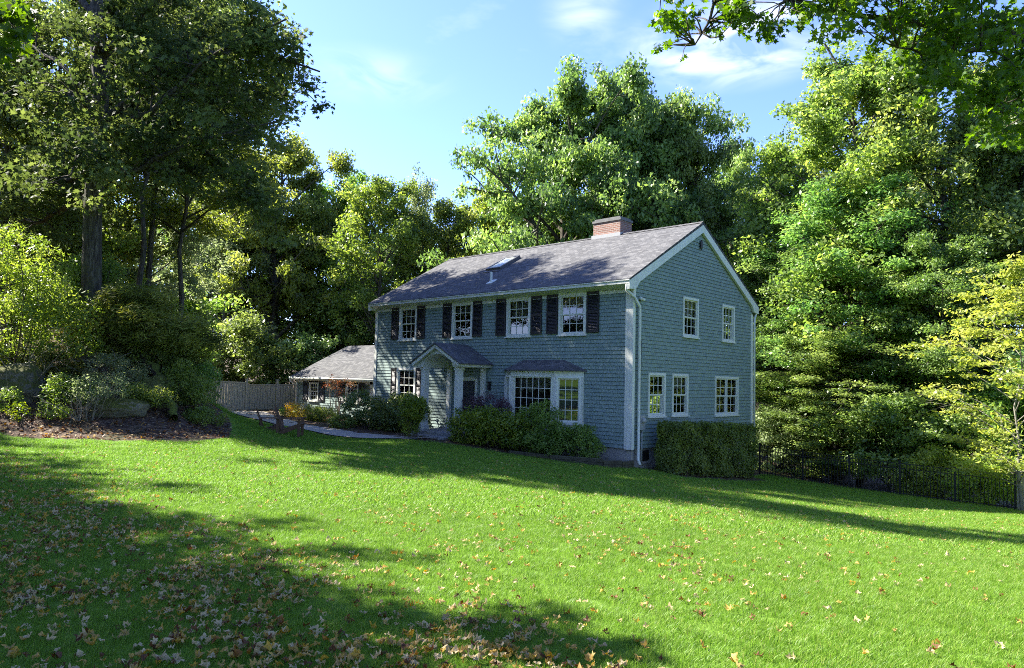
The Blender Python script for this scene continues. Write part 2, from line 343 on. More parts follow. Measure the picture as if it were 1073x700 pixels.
L_shade_toned = leaf_mat('shade_toned_oak_leaves', [(.035, .055, .018), (.075, .105, .03), (.13, .165, .05)], .35, .65, .12)  # oak leaf tones lowered: the crown's shade is put into the colour
cap_m = mk_rough('weathered_chimney_cap', [(.12, .12, .115), (.22, .22, .21)], 5, bs=.4, bd=.008)
# ------------------------------------------------------------------ terrain
def ctrl(px, py, d, dz=0): p = at(px, py, d); return (p[0], p[1], p[2]+dz)
CT = [(13, -20, .62), (8, -18.6, .5), (12.3, -14.6, .52), (10.2, -16.6, .52), (18, -25, .8), (5, -25, .75), (-4, -22, .8), (22, -14, .35), (0, -17, .5),
      ctrl(10, 458, 17), ctrl(120, 462, 17), ctrl(235, 458, 19), (-7.2, -7.7, .15), (0, 0, -.56), (-1.5, -1.2, -.45), (-3.7, -1.6, -.31), (-6.2, -2, -.14),
      (-7.7, -3, -.1), (-12.8, -3, -.12), (-18, -2.5, -.02), (-25, -1.7, .03), (-24.6, 2, .05), (-14, 1, -.08), (-30, 2, -.1), (-28, -4, .2), (1.0, .64, -.75), (1.2, 6.45, -1.37), (.3, 9.2, -1.5),
      ctrl(800, 497, 29), ctrl(1066, 535, 24), ctrl(920, 516, 26.5), (15, 9, -1.7), (14, 0, -.95), (20, -5, -.35), (24, 5, -1.1),
      (-7, 9, -.6), (-14, 12, -.5), (-24, 14, .2), (0, 16, -2.4), (8, 18, -3.0), (16, 20, -3.2), (30, 20, -3.0), (5, 35, -3.6), (-20, 30, .3), (-40, 20, 1.2), (-45, 0, 1.5), (-40, -12, 3.5),
      (-5, 60, -3), (40, 50, -4), (-50, 50, 2), (60, 0, -1), (40, -40, 1.5), (0, -50, 2.5), (-40, -40, 6), (-80, 0, 5), (-80, 60, 5), (0, 120, -2), (90, 60, -3), (120, -60, 2), (-60, -90, 7),
      # the planted bank on the left
      ctrl(12, 432, 18.6), ctrl(20, 415, 20), ctrl(70, 414, 19.6), ctrl(130, 418, 19.6), ctrl(100, 374, 21.6), ctrl(170, 432, 19.6), ctrl(165, 405, 21), ctrl(30, 350, 23.5), ctrl(100, 345, 25), ctrl(180, 385, 24), ctrl(-80, 380, 20), ctrl(-80, 430, 17),
      ctrl(215, 450, 20), ctrl(205, 432, 32), ctrl(245, 446, 25), ctrl(250, 440, 30), ctrl(225, 431, 38), ctrl(300, 456, 23)]
CT = np.array(CT)
_xy = CT[:, :2]; _z = CT[:, 2]
def _phi(r2): return np.where(r2 > 1e-9, r2*np.log(r2+1e-12)*.5, 0)
_n = len(CT); _K = _phi(((_xy[:, None]-_xy[None])**2).sum(-1)) + np.eye(_n)*.3; _P = np.c_[np.ones(_n), _xy]
_w = np.linalg.solve(np.block([[_K, _P], [_P.T, np.zeros((3, 3))]]), np.r_[_z, 0, 0, 0])
def ground(x, y):
    q = np.stack([np.atleast_1d(np.asarray(x, float)).ravel(), np.atleast_1d(np.asarray(y, float)).ravel()], 1)
    q = np.clip(q, -150, 150); out = np.empty(len(q))
    for s in range(0, len(q), 20000):
        c = q[s:s+20000]; out[s:s+20000] = _phi(((c[:, None]-_xy[None])**2).sum(-1))@_w[:_n] + np.c_[np.ones(len(c)), c]@_w[_n:]
    return out
def gz(x, y): return float(ground(x, y)[0])
LAWN = np.array([(-14, -40), (-10.2, -17.6), (-9.2, -16.3), tuple(at(10, 458, 17)[:2]), tuple(at(120, 462, 17)[:2]), tuple(at(200, 463, 17.6)[:2]), tuple(at(240, 457, 19)[:2]), tuple(at(243, 450, 21)[:2]), tuple(at(228, 442, 25)[:2]),
        (-17.5, -7.5), (-22.5, -4.6), (-27, -2.3), (-24, -2.45), (-20, -3.2), (-16, -3.9), (-12, -4.0), (-8.9, -3.75), (-7.6, -3.3), (-6.2, -2.9), (-3.5, -2.35), (-1.2, -1.75), (.2, -1.25), (.35, .2), (.5, .55), (1.5, .5), (1.75, 3), (1.75, 6.8), (.8, 7.2), (.6, 9.3), (9.1, 10.6), (14, 11.2), (30, 14), (60, 10), (60, -60), (-14, -60)])
def poly_sd(px, py, poly):                              # signed distance, positive inside
    p = np.stack([px, py], 1); a = poly; b = np.roll(poly, -1, 0); d = np.full(len(p), 1e9); ins = np.zeros(len(p), bool)
    for A, B in zip(a, b):
        e = B-A; t = np.clip(((p-A)@e)/(e@e), 0, 1); d = np.minimum(d, np.hypot(*(p-A-t[:, None]*e).T))
        c = ((A[1] > p[:, 1]) != (B[1] > p[:, 1])) & (p[:, 0] < (B[0]-A[0])*(p[:, 1]-A[1])/(B[1]-A[1]+1e-12)+A[0]); ins ^= c
    return np.where(ins, d, -d)
def axis(lo, hi, c0, c1, fine):
    a = list(np.arange(c0, c1, fine)); s = fine; x = c1
    while x < hi: a.append(x); s *= 1.18; x += s
    s = fine; x = c0-fine; l = []
    while x > lo: l.append(x); s *= 1.18; x -= s
    return np.array(l[::-1]+a)
gx = axis(-900, 900, -32, 24, .24); gy = axis(-900, 900, -28, 20, .24)
GX, GY = np.meshgrid(gx, gy); fx, fy = GX.ravel(), GY.ravel(); Z = ground(fx, fy)
sd_l = poly_sd(fx, fy, LAWN)
rng = np.random.default_rng(5)
Z += np.where(sd_l < -.1, rng.normal(0, .035, len(Z))*np.clip(-sd_l-.1, 0, 1), 0)       # rough mulch and forest floor
i, j = np.meshgrid(np.arange(len(gy)-1), np.arange(len(gx)-1), indexing='ij'); n_ = len(gx)
GF = np.stack([i*n_+j, i*n_+j+1, (i+1)*n_+j+1, (i+1)*n_+j], -1).reshape(-1, 4)
gm = np_mesh('ground', np.stack([fx, fy, Z], 1), GF, smooth=True)
a_ = gm.attributes.new('lawn', 'FLOAT', 'POINT'); a_.data.foreach_set('value', np.clip(sd_l/.5+.5, 0, 1).astype(np.float32))
def mk_ground():
    m = NT('lawn_and_leaf_litter'); v = m.obj(); at_ = m.n('Attribute'); at_.attribute_name = 'lawn'
    k = m.math('ADD', at_.outputs['Fac'], m.math('MULTIPLY', m.math('SUBTRACT', m.noise(v, 5, 5), .5), .7)); k = m.ramp(k, [(.47, (0, 0, 0)), (.53, (1, 1, 1))])
    fine = m.noise(v, 55, 4, .7); md = m.noise(v, 1.6, 5, .6); big = m.noise(v, .35, 4)
    g = m.ramp(fine, [(.3, (.06, .13, .012)), (.55, (.12, .23, .02)), (.75, (.20, .30, .035))])
    g = m.mix(m.math('MULTIPLY', md, .35), g, (.12, .17, .03)); g = m.mix(m.ramp(big, [(.4, (0, 0, 0)), (.7, (.5, .5, .5))]), g, (.10, .20, .018))
    li = m.n('TexVoronoi'); m.l(v, li.inputs['Vector']); li.inputs['Scale'].default_value = 14; li.inputs['Randomness'].default_value = 1
    l = m.ramp(li.outputs['Color'], [(.1, (.035, .024, .018)), (.4, (.085, .055, .038)), (.65, (.15, .10, .065)), (.9, (.25, .19, .13))]); l = m.mix(m.math('MULTIPLY', m.noise(v, 30, 5), .8), l, (.035, .024, .018))
    l = m.mix(m.ramp(m.noise(v, .9, 5), [(.5, (0, 0, 0)), (.7, (.6, .6, .6))]), l, (.05, .075, .02))
    c = m.mix(k, l, g)
    return m.done(m.bsdf(c, .9, .15, m.bump(m.math('ADD', fine, m.math('MULTIPLY', li.outputs['Distance'], .6)), .9, .03)))
tag(link('ground', gm, None, mk_ground()), 'sloping green lawn running into brown leaf litter and planted beds', kind='structure')

def drape(name, left, right, mat, lift, label):
    """a sheet between two polylines laid on the ground"""
    V = []; Fc = []; nx = 7
    def res(pl, n=60):
        pl = np.array(pl, float); s = np.r_[0, np.cumsum(np.hypot(*np.diff(pl, axis=0).T))]; t = np.linspace(0, s[-1], n); return np.stack([np.interp(t, s, pl[:, 0]), np.interp(t, s, pl[:, 1])], 1)
    L, Rr = res(left), res(right)
    for a, b in zip(L, Rr):
        for q in np.linspace(0, 1, nx): p = a*(1-q)+b*q; V.append((p[0], p[1], 0))
    V = np.array(V); V[:, 2] = ground(V[:, 0], V[:, 1]) + lift
    m_, k_ = len(L), nx; i, j = np.meshgrid(np.arange(m_-1), np.arange(k_-1), indexing='ij')
    return tag(link(name, np_mesh(name, V, np.stack([i*k_+j, i*k_+j+1, (i+1)*k_+j+1, (i+1)*k_+j], -1).reshape(-1, 4), smooth=True), None, mat), label, kind='structure')
drape('path', [(-7.6, -3.2), (-8.9, -3.7), (-12, -3.95), (-16, -3.85), (-20, -3.15), (-24, -2.4), (-27, -2.25), (-31, -1.6)], [(-7.3, -2.2), (-8.9, -2.5), (-12, -2.75), (-16, -2.6), (-20, -1.6), (-24, -.2), (-26.5, .3), (-31, .8)], path_m, .035, 'pale path curving from the porch towards the wooden fence')

# ------------------------------------------------------------------ the house
HL, HW, HH = 14.2, 9.05, 5.3
house = tag(empty('house', (0, 0, 0)), 'two storey blue grey shingled house with white trim and black shutters', 'house')
def siding_wall(name, u0, u1, top, zlo, openings, rot, loc, left=None, right=None, parent=house):
    """courses of shingle in local coordinates: x along the wall, -y outward, z up; left(z)/right(z) give a gable outline"""
    V, Fc = [], []
    n = int(math.ceil((top-zlo)/.13))
    for k in range(n):
        za, zb = zlo+k*.13, min(zlo+(k+1)*.13, top)
        cuts = sorted({za, zb} | {z for o in openings for z in (o[2], o[3]) if za < z < zb})
        for z0, z1 in zip(cuts[:-1], cuts[1:]):
            zm = (z0+z1)/2; iv = []
            x = u0; segs = []
            ops = sorted([o for o in openings if o[2] < zm < o[3]])
            cur = u0
            for o in ops: segs.append((cur, o[0])); cur = o[1]
            segs.append((cur, u1))
            def off(z): return -(.024-.018*(z-za)/.13)
            for a, b in segs:
                if b-a < .01: continue
                a0 = max(a, left(z0)) if left else a; a1 = max(a, left(z1)) if left else a; b0 = min(b, right(z0)) if right else b; b1 = min(b, right(z1)) if right else b
                if b0 <= a0 and b1 <= a1: continue
                b0 = max(b0, a0); b1 = max(b1, a1); s = len(V)
                V += [(a0, off(z0), z0), (b0, off(z0), z0), (b1, off(z1), z1), (a1, off(z1), z1), (a0, .0, z0), (b0, .0, z0)]
                Fc += [(s, s+1, s+2, s+3), (s+4, s+5, s+1, s)]
    me = bpy.data.meshes.new(name); me.from_pydata(V, [], Fc); me.update()
    o = link(name, me, parent, siding); o.location = loc; o.rotation_euler = (0, 0, rot); return o

def window(w, h, loc, rot, cols=3, rows=2, casing=.11, hung=True, name='window', parent=house, mull=False, sill=True, curtain=0, depth=.7, muntin=.022):
    """w,h outer size; loc is the bottom centre of the outer casing on the wall plane; local x right, y inward"""
    b = MB(); x = w/2
    b.box(-x, -x+casing, -.05, .02, 0, h).box(x-casing, x, -.05, .02, 0, h).box(-x+casing, x-casing, -.05, .02, h-casing, h).box(-x+casing, x-casing, -.045, .02, 0, .06)
    if sill: b.box(-x-.04, x+.04, -.09, -.0505+.06, -.05, -.002)
    gl = []
    bays = [(-x+casing, -.03), (.03, x-casing)] if mull else [(-x+casing, x-casing)]
    if mull: b.box(-.03, .03, -.04, .05, .06, h-casing)
    for (a, c) in bays:
        z0, z1 = .06, h-casing; zm = (z0+z1)/2
        parts = [(z0, zm+.015, .025), (zm-.015, z1, .0)] if hung else [(z0, z1, .01)]
        for (p, q, y) in parts:
            s = .045
            b.box(a, a+s, y, y+.035, p, q).box(c-s, c, y, y+.035, p, q).box(a+s, c-s, y, y+.035, p, p+s).box(a+s, c-s, y, y+.035, q-s, q)
            for k in range(1, cols): xx = a+s+(c-a-2*s)*k/cols; b.box(xx-muntin/2, xx+muntin/2, y+.003, y+.03, p+s, q-s)
            for k in range(1, rows): zz = p+s+(q-p-2*s)*k/rows; b.box(a+s, c-s, y+.004, y+.029, zz-muntin/2, zz+muntin/2)
            gl.append((a+s, c-s, y+.018, p+s, q-s))
    o = b.build(name, white, parent); o.location = loc; o.rotation_euler = (0, 0, rot)
    g = MB()
    for (a, c, y, p, q) in gl: g.add([(a, y, p), (c, y, p), (c, y, q), (a, y, q)], [(0, 1, 2, 3)])
    g.build('pane', glass_m, o)
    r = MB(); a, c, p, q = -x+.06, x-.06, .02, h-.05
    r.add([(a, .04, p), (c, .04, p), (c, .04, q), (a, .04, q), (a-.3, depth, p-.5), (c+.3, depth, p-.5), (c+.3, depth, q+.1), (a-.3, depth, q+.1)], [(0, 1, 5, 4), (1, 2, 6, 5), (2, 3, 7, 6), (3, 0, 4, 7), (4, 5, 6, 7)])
    r.build('room_box', room_m, o)  # box standing in for the room, its gloom painted dark
    if curtain:
        c_ = MB(); N = 40; V = []
        for k in range(N+1):
            xx = a+.02+(c-a-.04)*k/N; yy = .13+.018*math.sin(k*1.7)+.01*math.sin(k*.6)
            V += [(xx, yy, q-h*curtain*(1+.12*math.sin(k*.16*3.14))), (xx, yy, q)]
        c_.add(V, [(2*k, 2*k+2, 2*k+3, 2*k+1) for k in range(N)]).build('curtain', curtain_m, o, smooth=True)
    return o
def shutter(w, h, loc, rot, parent=house):
    b = MB(); x = w/2; s = .055
    b.box(-x, -x+s, -.065, -.026, 0, h).box(x-s, x, -.065, -.026, 0, h)
    for z in (0, h*.47, h-.09): b.box(-x+s, x-s, -.062, -.028, z, z+.09)
    n = int(h/.055)
    for k in range(n):
        z = .05+k*(h-.1)/n
        b.add([(-x+s, -.03, z+.045), (x-s, -.03, z+.045), (x-s, -.058, z), (-x+s, -.058, z), (-x+s, -.026, z+.039), (x-s, -.026, z+.039), (x-s, -.054, z-.006), (-x+s, -.054, z-.006)], [(0, 1, 2, 3), (7, 6, 5, 4), (3, 2, 6, 7)])
    o = b.build('shutter', shutter_m, parent); o.location = loc; o.rotation_euler = (0, 0, rot)
    return o
QR = math.pi/2
front_up = [-2.53, -5.13, -8.28, -11.82]
F_OPEN = [(x-.59, x+.59, 3.86, 5.28) for x in front_up] + [(-12.46, -11.2, 1.1, 2.58), (-8.45, -7.35, .1, 2.2), (-5.6, -2.08, .35, 2.5)]
siding_wall('front_wall', -HL, 0, 5.31, 0, F_OPEN, 0, (0, 0, 0))
G_WIN = [(.93, 2.04, 1.05, 2.54), (2.5, 3.64, 1.05, 2.54), (5.72, 7.73, .99, 2.52), (3.22, 4.37, 3.92, 5.38), (6.29, 7.38, 3.92, 5.38)]
SL = (8.3556-5.5822)/(HW/2+.4329); EZ = 5.5822; EY = .4329; RZ = 8.3556
def roof_z(y): return EZ+SL*(min(y, HW-y)+EY)
siding_wall('gable_wall', 0, HW, roof_z(HW/2)-.14, 0, [(a+.03, b-.03, c+.03, d-.03) for a, b, c, d in G_WIN], QR, (0, 0, 0),
            left=lambda z: max(0., (z+.14-EZ)/SL-EY), right=lambda z: HW-max(0., (z+.14-EZ)/SL-EY))
siding_wall('gable_wall', 0, HW, roof_z(HW/2)-.14, 0, [], -QR, (-HL, HW, 0), left=lambda z: max(0., (z+.14-EZ)/SL-EY), right=lambda z: HW-max(0., (z+.14-EZ)/SL-EY))
siding_wall('back_wall', 0, HL, 5.5, 0, [], math.pi, (0, HW, 0))
# foundation
fb = MB(); t = .25
fb.box(-HL+.03, -.03, .03, .03+t, -2.2, -.002).box(-.03-t, -.03, .03+t, HW-.03, -2.2, -.002).box(-HL+.03, -.03, HW-.03-t+.001, HW-.03+.001, -2.2, -.002).box(-HL+.03, -HL+.03+t, .03+t, HW-.3, -2.2, -.002)
fnd = fb.build('foundation', concrete, house)
# roof slabs
def slab_roof(x0, x1, ylo, yhi, ezz, rz, thick=.11, ym=None):
    b = MB(); ym = (ylo+yhi)/2
    b.add([(x0, ylo, ezz), (x1, ylo, ezz), (x1, ym, rz), (x0, ym, rz), (x0, yhi, ezz), (x1, yhi, ezz),
           (x0, ylo+.01, ezz-.05), (x1, ylo+.01, ezz-.05), (x1, ym, rz-thick), (x0, ym, rz-thick), (x0, yhi-.01, ezz-.05), (x1, yhi-.01, ezz-.05)],
          [(0, 1, 2, 3), (3, 2, 5, 4), (0, 6, 7, 1), (4, 5, 11, 10), (6, 9, 8, 7), (9, 10, 11, 8), (0, 3, 9, 6), (3, 4, 10, 9), (1, 7, 8, 2), (2, 8, 11, 5)])
    return b
OV = .135
roof = slab_roof(-HL-OV, OV, -EY, HW+EY, EZ, RZ).build('roof', roof_m, house)
# ragged shingle edge, ridge cap
b = MB()
k = -HL-OV
while k < OV-.05:
    w_ = min(.3, OV-k); b.add([(k, HW/2-.15, RZ-.06), (k+w_, HW/2-.15, RZ-.055), (k+w_, HW/2, RZ+.03), (k, HW/2, RZ+.02), (k, HW/2+.15, RZ-.06), (k+w_, HW/2+.15, RZ-.055)], [(0, 1, 2, 3), (3, 2, 5, 4)]); k += .27
b.build('ridge_cap', roof_m, roof)
MB().box(-HL-OV+.01, OV-.01, -EY+.015, -EY+.05, EZ-.155, EZ-.052).box(-HL-OV, OV, -EY-.012, -EY+.016, EZ-.055, EZ-.028).build('fascia', white, house)
MB().box(-HL-OV+.01, OV-.01, HW+EY-.05, HW+EY-.015, EZ-.155, EZ-.052).build('fascia', white, house)
for s_, y0_ in ((1, 0), (-1, HW)):
    b = MB()
    ya, yb = y0_-s_*(EY-.05), y0_-s_*.0
    b.add([(-HL-.1, ya, EZ-.15), (.1, ya, EZ-.15), (.1, yb, HH), (-HL-.1, yb, HH), (-HL-.1, ya, EZ-.13), (.1, ya, EZ-.13), (.1, yb, HH+.02), (-HL-.1, yb, HH+.02)], [(0, 1, 2, 3), (7, 6, 5, 4), (0, 4, 5, 1)])
    b.build('soffit', white, house)
MB().box(-HL, 0, -.04, -.0255, HH-.12, HH-.001).build('frieze_board', white, house)
# rake boards on both gable ends
for xs in ((.035, OV-.005), (-HL-OV+.005, -HL-.035)):
    b = MB(); d = .30
    b.prism([(-EY+.02, EZ-.06), (HW/2, RZ-.115), (HW+EY-.02, EZ-.06), (HW+EY-.02, EZ-.34), (HW+.02, EZ-.34+.04), (HW-.2, roof_z(HW-.2)-.115-d*.93), (HW/2, RZ-.115-d), (.2, roof_z(.2)-.115-d*.93), (-.02, EZ-.30), (-EY+.02, EZ-.34)], 'x', *xs)
    b.build('rake_board', white, house)
# corner boards
def corner(x0, x1, y0, y1, z0=-.02, z1=5.29): return MB().box(x0, x1, y0, y1, z0, z1).build('corner_board', white, house, bevel=.004)
corner(-.26, .045, -.045, .0); corner(.0, .045, .0, .1); corner(-HL-.045, -HL+.13, -.045, .0, -.02); corner(-HL-.045, -HL, 0, .12)
corner(.0, .045, HW-.13, HW+.0, -.02, 5.2); corner(-.12, .045, HW, HW+.045, -.02, 5.2)
# windows
for x, cu in zip(front_up, (.22, .55, .3, .4)): window(1.24, 1.5, (x, 0, 3.83), 0, curtain=cu)
window(1.33, 1.52, (-11.83, 0, 1.09), 0, curtain=.2)
for x, hw in zip(front_up, (.62, .62, .62, .62)):
    for s_ in (-1, 1): shutter(.52, 1.44, (x+s_*(hw+.30), 0, 3.88), 0)
for s_ in (-1, 1): shutter(.36, 1.48, (-11.83+s_*(.665+.22), 0, 1.1), 0)
for k, (y0, y1, z0, z1) in enumerate(G_WIN):
    window(y1-y0, z1-z0, (0, (y0+y1)/2, z0), QR, casing=.09, mull=(k == 2), cols=2 if k == 2 else 3, curtain=(.0, .3, .0, .45, .2)[k])
# downspouts and gutter scraps
def pipe(name, pts, r, mat=white, parent=house):
    return MB().tube(pts, r, 8).build(name, mat, parent, smooth=True)
pipe('downspout', [(-.02, -.36, 5.45), (-.02, -.36, 5.22), (.12, -.1, 5.0), (.12, .22, 4.72), (.12, .24, 4.5), (.12, .24, 2), (.12, .24, -.35), (.22, .2, -.5)], .05)
pipe('downspout', [(.06, HW+.3, 5.4), (.06, HW+.3, 5.25), (.08, HW+.12, 5.0), (.08, HW+.1, 4.8), (.08, HW+.1, -1.3)], .045)
pipe('service_cable', [(.06, .42, 3.6), (.055, .42, 2.2), (.055, .4, 1.5)], .02, black_metal)
# electric meter and conduit on the gable wall
b = MB(); b.box(.025, .14, .33, .62, .62, 1.1); m_ = b.build('meter_box', grey_metal, house, bevel=.01)
MB().tube([(.14, .475, .93), (.17, .475, .93), (.23, .475, .93), (.24, .475, .93)], [.09, .09, .075, .05], 14).build('meter', grey_metal, m_, smooth=True)
pipe('conduit', [(.08, .5, .62), (.08, .5, .1), (.08, .5, -.4)], .025, grey_metal)
pipe('conduit', [(.06, .38, 1.1), (.06, .38, 2.6), (.06, .38, 3.5)], .022, grey_metal)
# basement vent, owl decoration at the gable peak, lamp bracket under the eave
b = MB(); b.box(-.04, .02, .7, 1.05, -.42, -.08); v_ = b.build('basement_window', black_metal, house)
MB().box(-.03, .05, .62, 1.15, -.5, -.44).build('sill', concrete, v_)
def flood(loc, parent=house):
    b = MB().tube([(0, 0, 0), (.02, 0, .0), (.1, .02, -.06)], [.05, .05, .06], 10).tube([(.02, 0, 0), (.06, .08, -.03), (.1, .14, -.07)], [.03, .045, .06], 10)
    o = b.build('floodlight', white, parent, smooth=True); o.location = loc
flood((.03, .35, 5.02))
b = MB(); b.add([(.05, 4.5, 7.66), (.05, 4.58, 7.55), (.05, 4.56, 7.36), (.05, 4.5, 7.28), (.05, 4.44, 7.36), (.05, 4.42, 7.55), (.09, 4.5, 7.66), (.09, 4.58, 7.55), (.09, 4.56, 7.36), (.09, 4.5, 7.28), (.09, 4.44, 7.36), (.09, 4.42, 7.55)], [(0, 1, 2, 3, 4, 5), (11, 10, 9, 8, 7, 6)]+[(i, (i+1) % 6, 6+(i+1) % 6, 6+i) for i in range(6)])
b.build('gable_ornament', shutter_m, house)
# chimney
zc = RZ
b = MB(); b.box(-4.98, -3.6, 4.43, 5.28, zc-.8, 8.95); ch = b.build('chimney', brick_m, house)
b = MB(); b.box(-5.02, -3.56, 4.39, 5.32, 8.95, 9.04).box(-4.94, -3.64, 4.47, 5.24, 9.04, 9.12); b.build('cap', cap_m, ch)
MB().box(-5.03, -3.55, 4.36, 4.428, RZ-.12, RZ+.06).box(-3.598, -3.545, 4.4, 5.3, RZ-.45, RZ+.06).build('flashing', grey_metal, ch)
# skylight and vent pipe on the front slope
def on_roof(x, y, up=0): return Vector((x, y, EZ+SL*(y+EY)+up))
nrm = Vector((0, -SL, 1)).normalized(); sl = Vector((0, 1, SL)).normalized()
b = MB()
def rbox(b, x0, x1, y0, y1, h0, h1):
    V = []
    for h in (h0, h1):
        for (x, y) in ((x0, y0), (x1, y0), (x1, y1), (x0, y1)): V.append(on_roof(x, y)+nrm*h)
    b.add(V, [(0, 3, 2, 1), (4, 5, 6, 7), (0, 1, 5, 4), (1, 2, 6, 5), (2, 3, 7, 6), (3, 0, 4, 7)])
rbox(b, -8.95, -8.85, 1.95, 3.2, -.02, .13); rbox(b, -8.15, -8.05, 1.95, 3.2, -.02, .13); rbox(b, -8.85, -8.15, 1.95, 2.05, -.02, .13); rbox(b, -8.85, -8.15, 3.1, 3.2, -.02, .13); rbox(b, -8.98, -8.02, 1.8, 1.95, -.01, .03)
sk = b.build('skylight', paint('skylight_frame', (.10, .10, .10), .5, .3), house)
b = MB(); rbox(b, -8.85, -8.15, 2.05, 3.1, .08, .11); b.build('pane', paint('skylight_glass', (.35, .37, .33), .12, .3), sk)
p0 = on_roof(-7.25, .57)
b = MB().tube([p0-Vector((0, 0, .05)), p0+Vector((0, 0, .1)), p0+Vector((0, 0, .42))], [.06, .055, .055], 10); rbox(b, -7.4, -7.1, .42, .78, 0, .02); b.build('vent_pipe', white, roof)

# ---- bay window
BY = -.6
zb0, zb1 = .3, 2.52
pl = [(-5.7, 0), (-4.87, BY), (-2.81, BY), (-1.98, 0)]
bay = MB()
bay.prism([(-5.7, -.03), (-4.87, BY), (-2.81, BY), (-1.98, -.03)], 'z', zb0, .72)                           # apron
bay.prism([(-5.72, -.03), (-4.88, BY-.03), (-2.80, BY-.03), (-1.96, -.03)], 'z', 2.33, zb1)               # head
bay.prism([(-5.76, -.03), (-4.90, BY-.06), (-2.78, BY-.06), (-1.92, -.03)], 'z', .66, .72)
for (x, y) in pl[1:3]: bay.box(x-.11, x+.11, y-.012, y+.16, .72, 2.33)
bay.box(-5.72, -5.58, -.09, -.0, .72, 2.33).box(-2.1, -1.96, -.09, -.0, .72, 2.33)
bay_o = bay.build('bay_window', white, house)
ang = math.atan2(.6, .83)
cw = window(2.06-.2, 1.63, (-3.84, BY, .71), 0, cols=6, rows=4, casing=.03, hung=False, sill=False, curtain=.3, depth=.5)
flen = math.hypot(.83, .6)
for s_, nm in ((-1, 'side_window'), (1, 'side_window')):
    cx_ = -3.84+s_*(1.03+.415); w_ = window(flen-.16, 1.63, (cx_, BY/2-.02, .71), s_*ang, cols=3, rows=4, casing=.06, hung=False, sill=False, curtain=0, depth=.35)
b = MB()   # little hipped roof
b.add([(-5.86, .0, 2.52), (-4.97, BY-.16, 2.52), (-2.71, BY-.16, 2.52), (-1.82, .0, 2.52), (-2.86, -.01, 2.94), (-4.82, -.01, 2.94), (-5.86, .0, 2.56), (-4.97, BY-.16, 2.56), (-2.71, BY-.16, 2.56), (-1.82, .0, 2.56)],
      [(0, 1, 2, 3), (0, 6, 7, 1), (1, 7, 8, 2), (2, 8, 9, 3), (6, 5, 7), (7, 5, 4, 8), (8, 4, 9), (3, 9, 4, 5, 6, 0)])
b.build('bay_roof', roof_m, bay_o)

# ---- porch
PX, PY = -7.9, -1.38
porch = MB().box(PX-1.35, PX+1.35, -1.75, .0, -.25, .12).box(PX-1.1, PX+1.1, -2.15, -1.752, -.35, -.02).build('porch', slab_m, house, bevel=.015)
for s_ in (-1, 1):
    x = PX+s_*1.0
    c_ = MB().box(x-.12, x+.12, PY-.12, PY+.12, .3, 2.5).box(x-.16, x+.16, PY-.16, PY+.16, .121, .3).box(x-.15, x+.15, PY-.15, PY+.15, 2.5, 2.6).box(x-.14, x+.14, PY-.14, PY+.14, .3, .34).build('column', white, porch, bevel=.008)
    MB().box(x-.1, x+.1, -.14, -.026, .121, 2.6).build('pilaster', white, porch)
    MB().box(x-.1, x+.1, PY+.13, -.03, 2.602, 2.78).build('beam', white, porch)
    MB().box(x-.12+.0, x+.12, PY-.14, PY+.13, 2.602, 2.78).build('beam', white, porch)
# pediment with an arched underside
def arch_front(y0, y1):
    pts = [(-1.36, 2.62), (-1.36, 2.70), (0, 3.42), (1.36, 2.70), (1.36, 2.62), (1.0-.12+.0, 2.62)]
    for k in range(17):
        th = math.pi*k/16; pts.append((math.cos(th)*.86, 2.64+.34*math.sin(th)))
    pts.append((-.88, 2.62))
    V = []; n = len(pts)
    # split into strips so the concave outline fills well
    xs = np.linspace(-1.36, 1.36, 41); b = MB()
    def topz(x): return 3.42-(3.42-2.70)*abs(x)/1.36
    def lowz(x): return 2.62 if abs(x) > .86 else 2.62+.50*math.sqrt(max(0, 1-(x/.86)**2))
    for a, c in zip(xs[:-1], xs[1:]):
        b.add([(PX+a, y0, lowz(a)), (PX+c, y0, lowz(c)), (PX+c, y0, topz(c)), (PX+a, y0, topz(a)), (PX+a, y1, lowz(a)), (PX+c, y1, lowz(c)), (PX+c, y1, topz(c)), (PX+a, y1, topz(a))], [(0, 1, 2, 3), (7, 6, 5, 4), (0, 4, 5, 1)])
    return b
arch_front(-1.60, -1.52).build('pediment', white, porch)
b = MB()   # barrel ceiling
xs = [(math.cos(math.pi*k/16)*.86, 2.62+.50*math.sin(math.pi*k/16)) for k in range(17)]
for (a, c) in zip(xs[:-1], xs[1:]): b.add([(PX+a[0], -1.52, a[1]), (PX+c[0], -1.52, c[1]), (PX+c[0], -.03, c[1]), (PX+a[0], -.03, a[1])], [(0, 1, 2, 3)])
b.build('ceiling', white, porch)
b = MB()
for s_ in (-1, 1):  # raking trim and eave trim
    b.bar((PX+s_*1.40, -1.72, 2.70), (PX, -1.72, 3.44), .10, .15, (0, 0, 1)); b.box(*(sorted((PX+s_*1.40, PX+s_*1.30))), -1.66, -.03, 2.63, 2.76)
b.build('rake_trim', white, porch)
b = MB()
for s_ in (-1, 1):
    b.add([(PX, -1.82, 3.56), (PX+s_*1.50, -1.82, 2.77), (PX+s_*1.50, 0, 2.77), (PX, 0, 3.56), (PX, -1.82, 3.50), (PX+s_*1.50, -1.82, 2.72), (PX+s_*1.50, 0, 2.72), (PX, 0, 3.50)], [(0, 1, 2, 3), (7, 6, 5, 4), (0, 4, 5, 1), (1, 5, 6, 2)])
b.build('porch_roof', roof_m, porch)
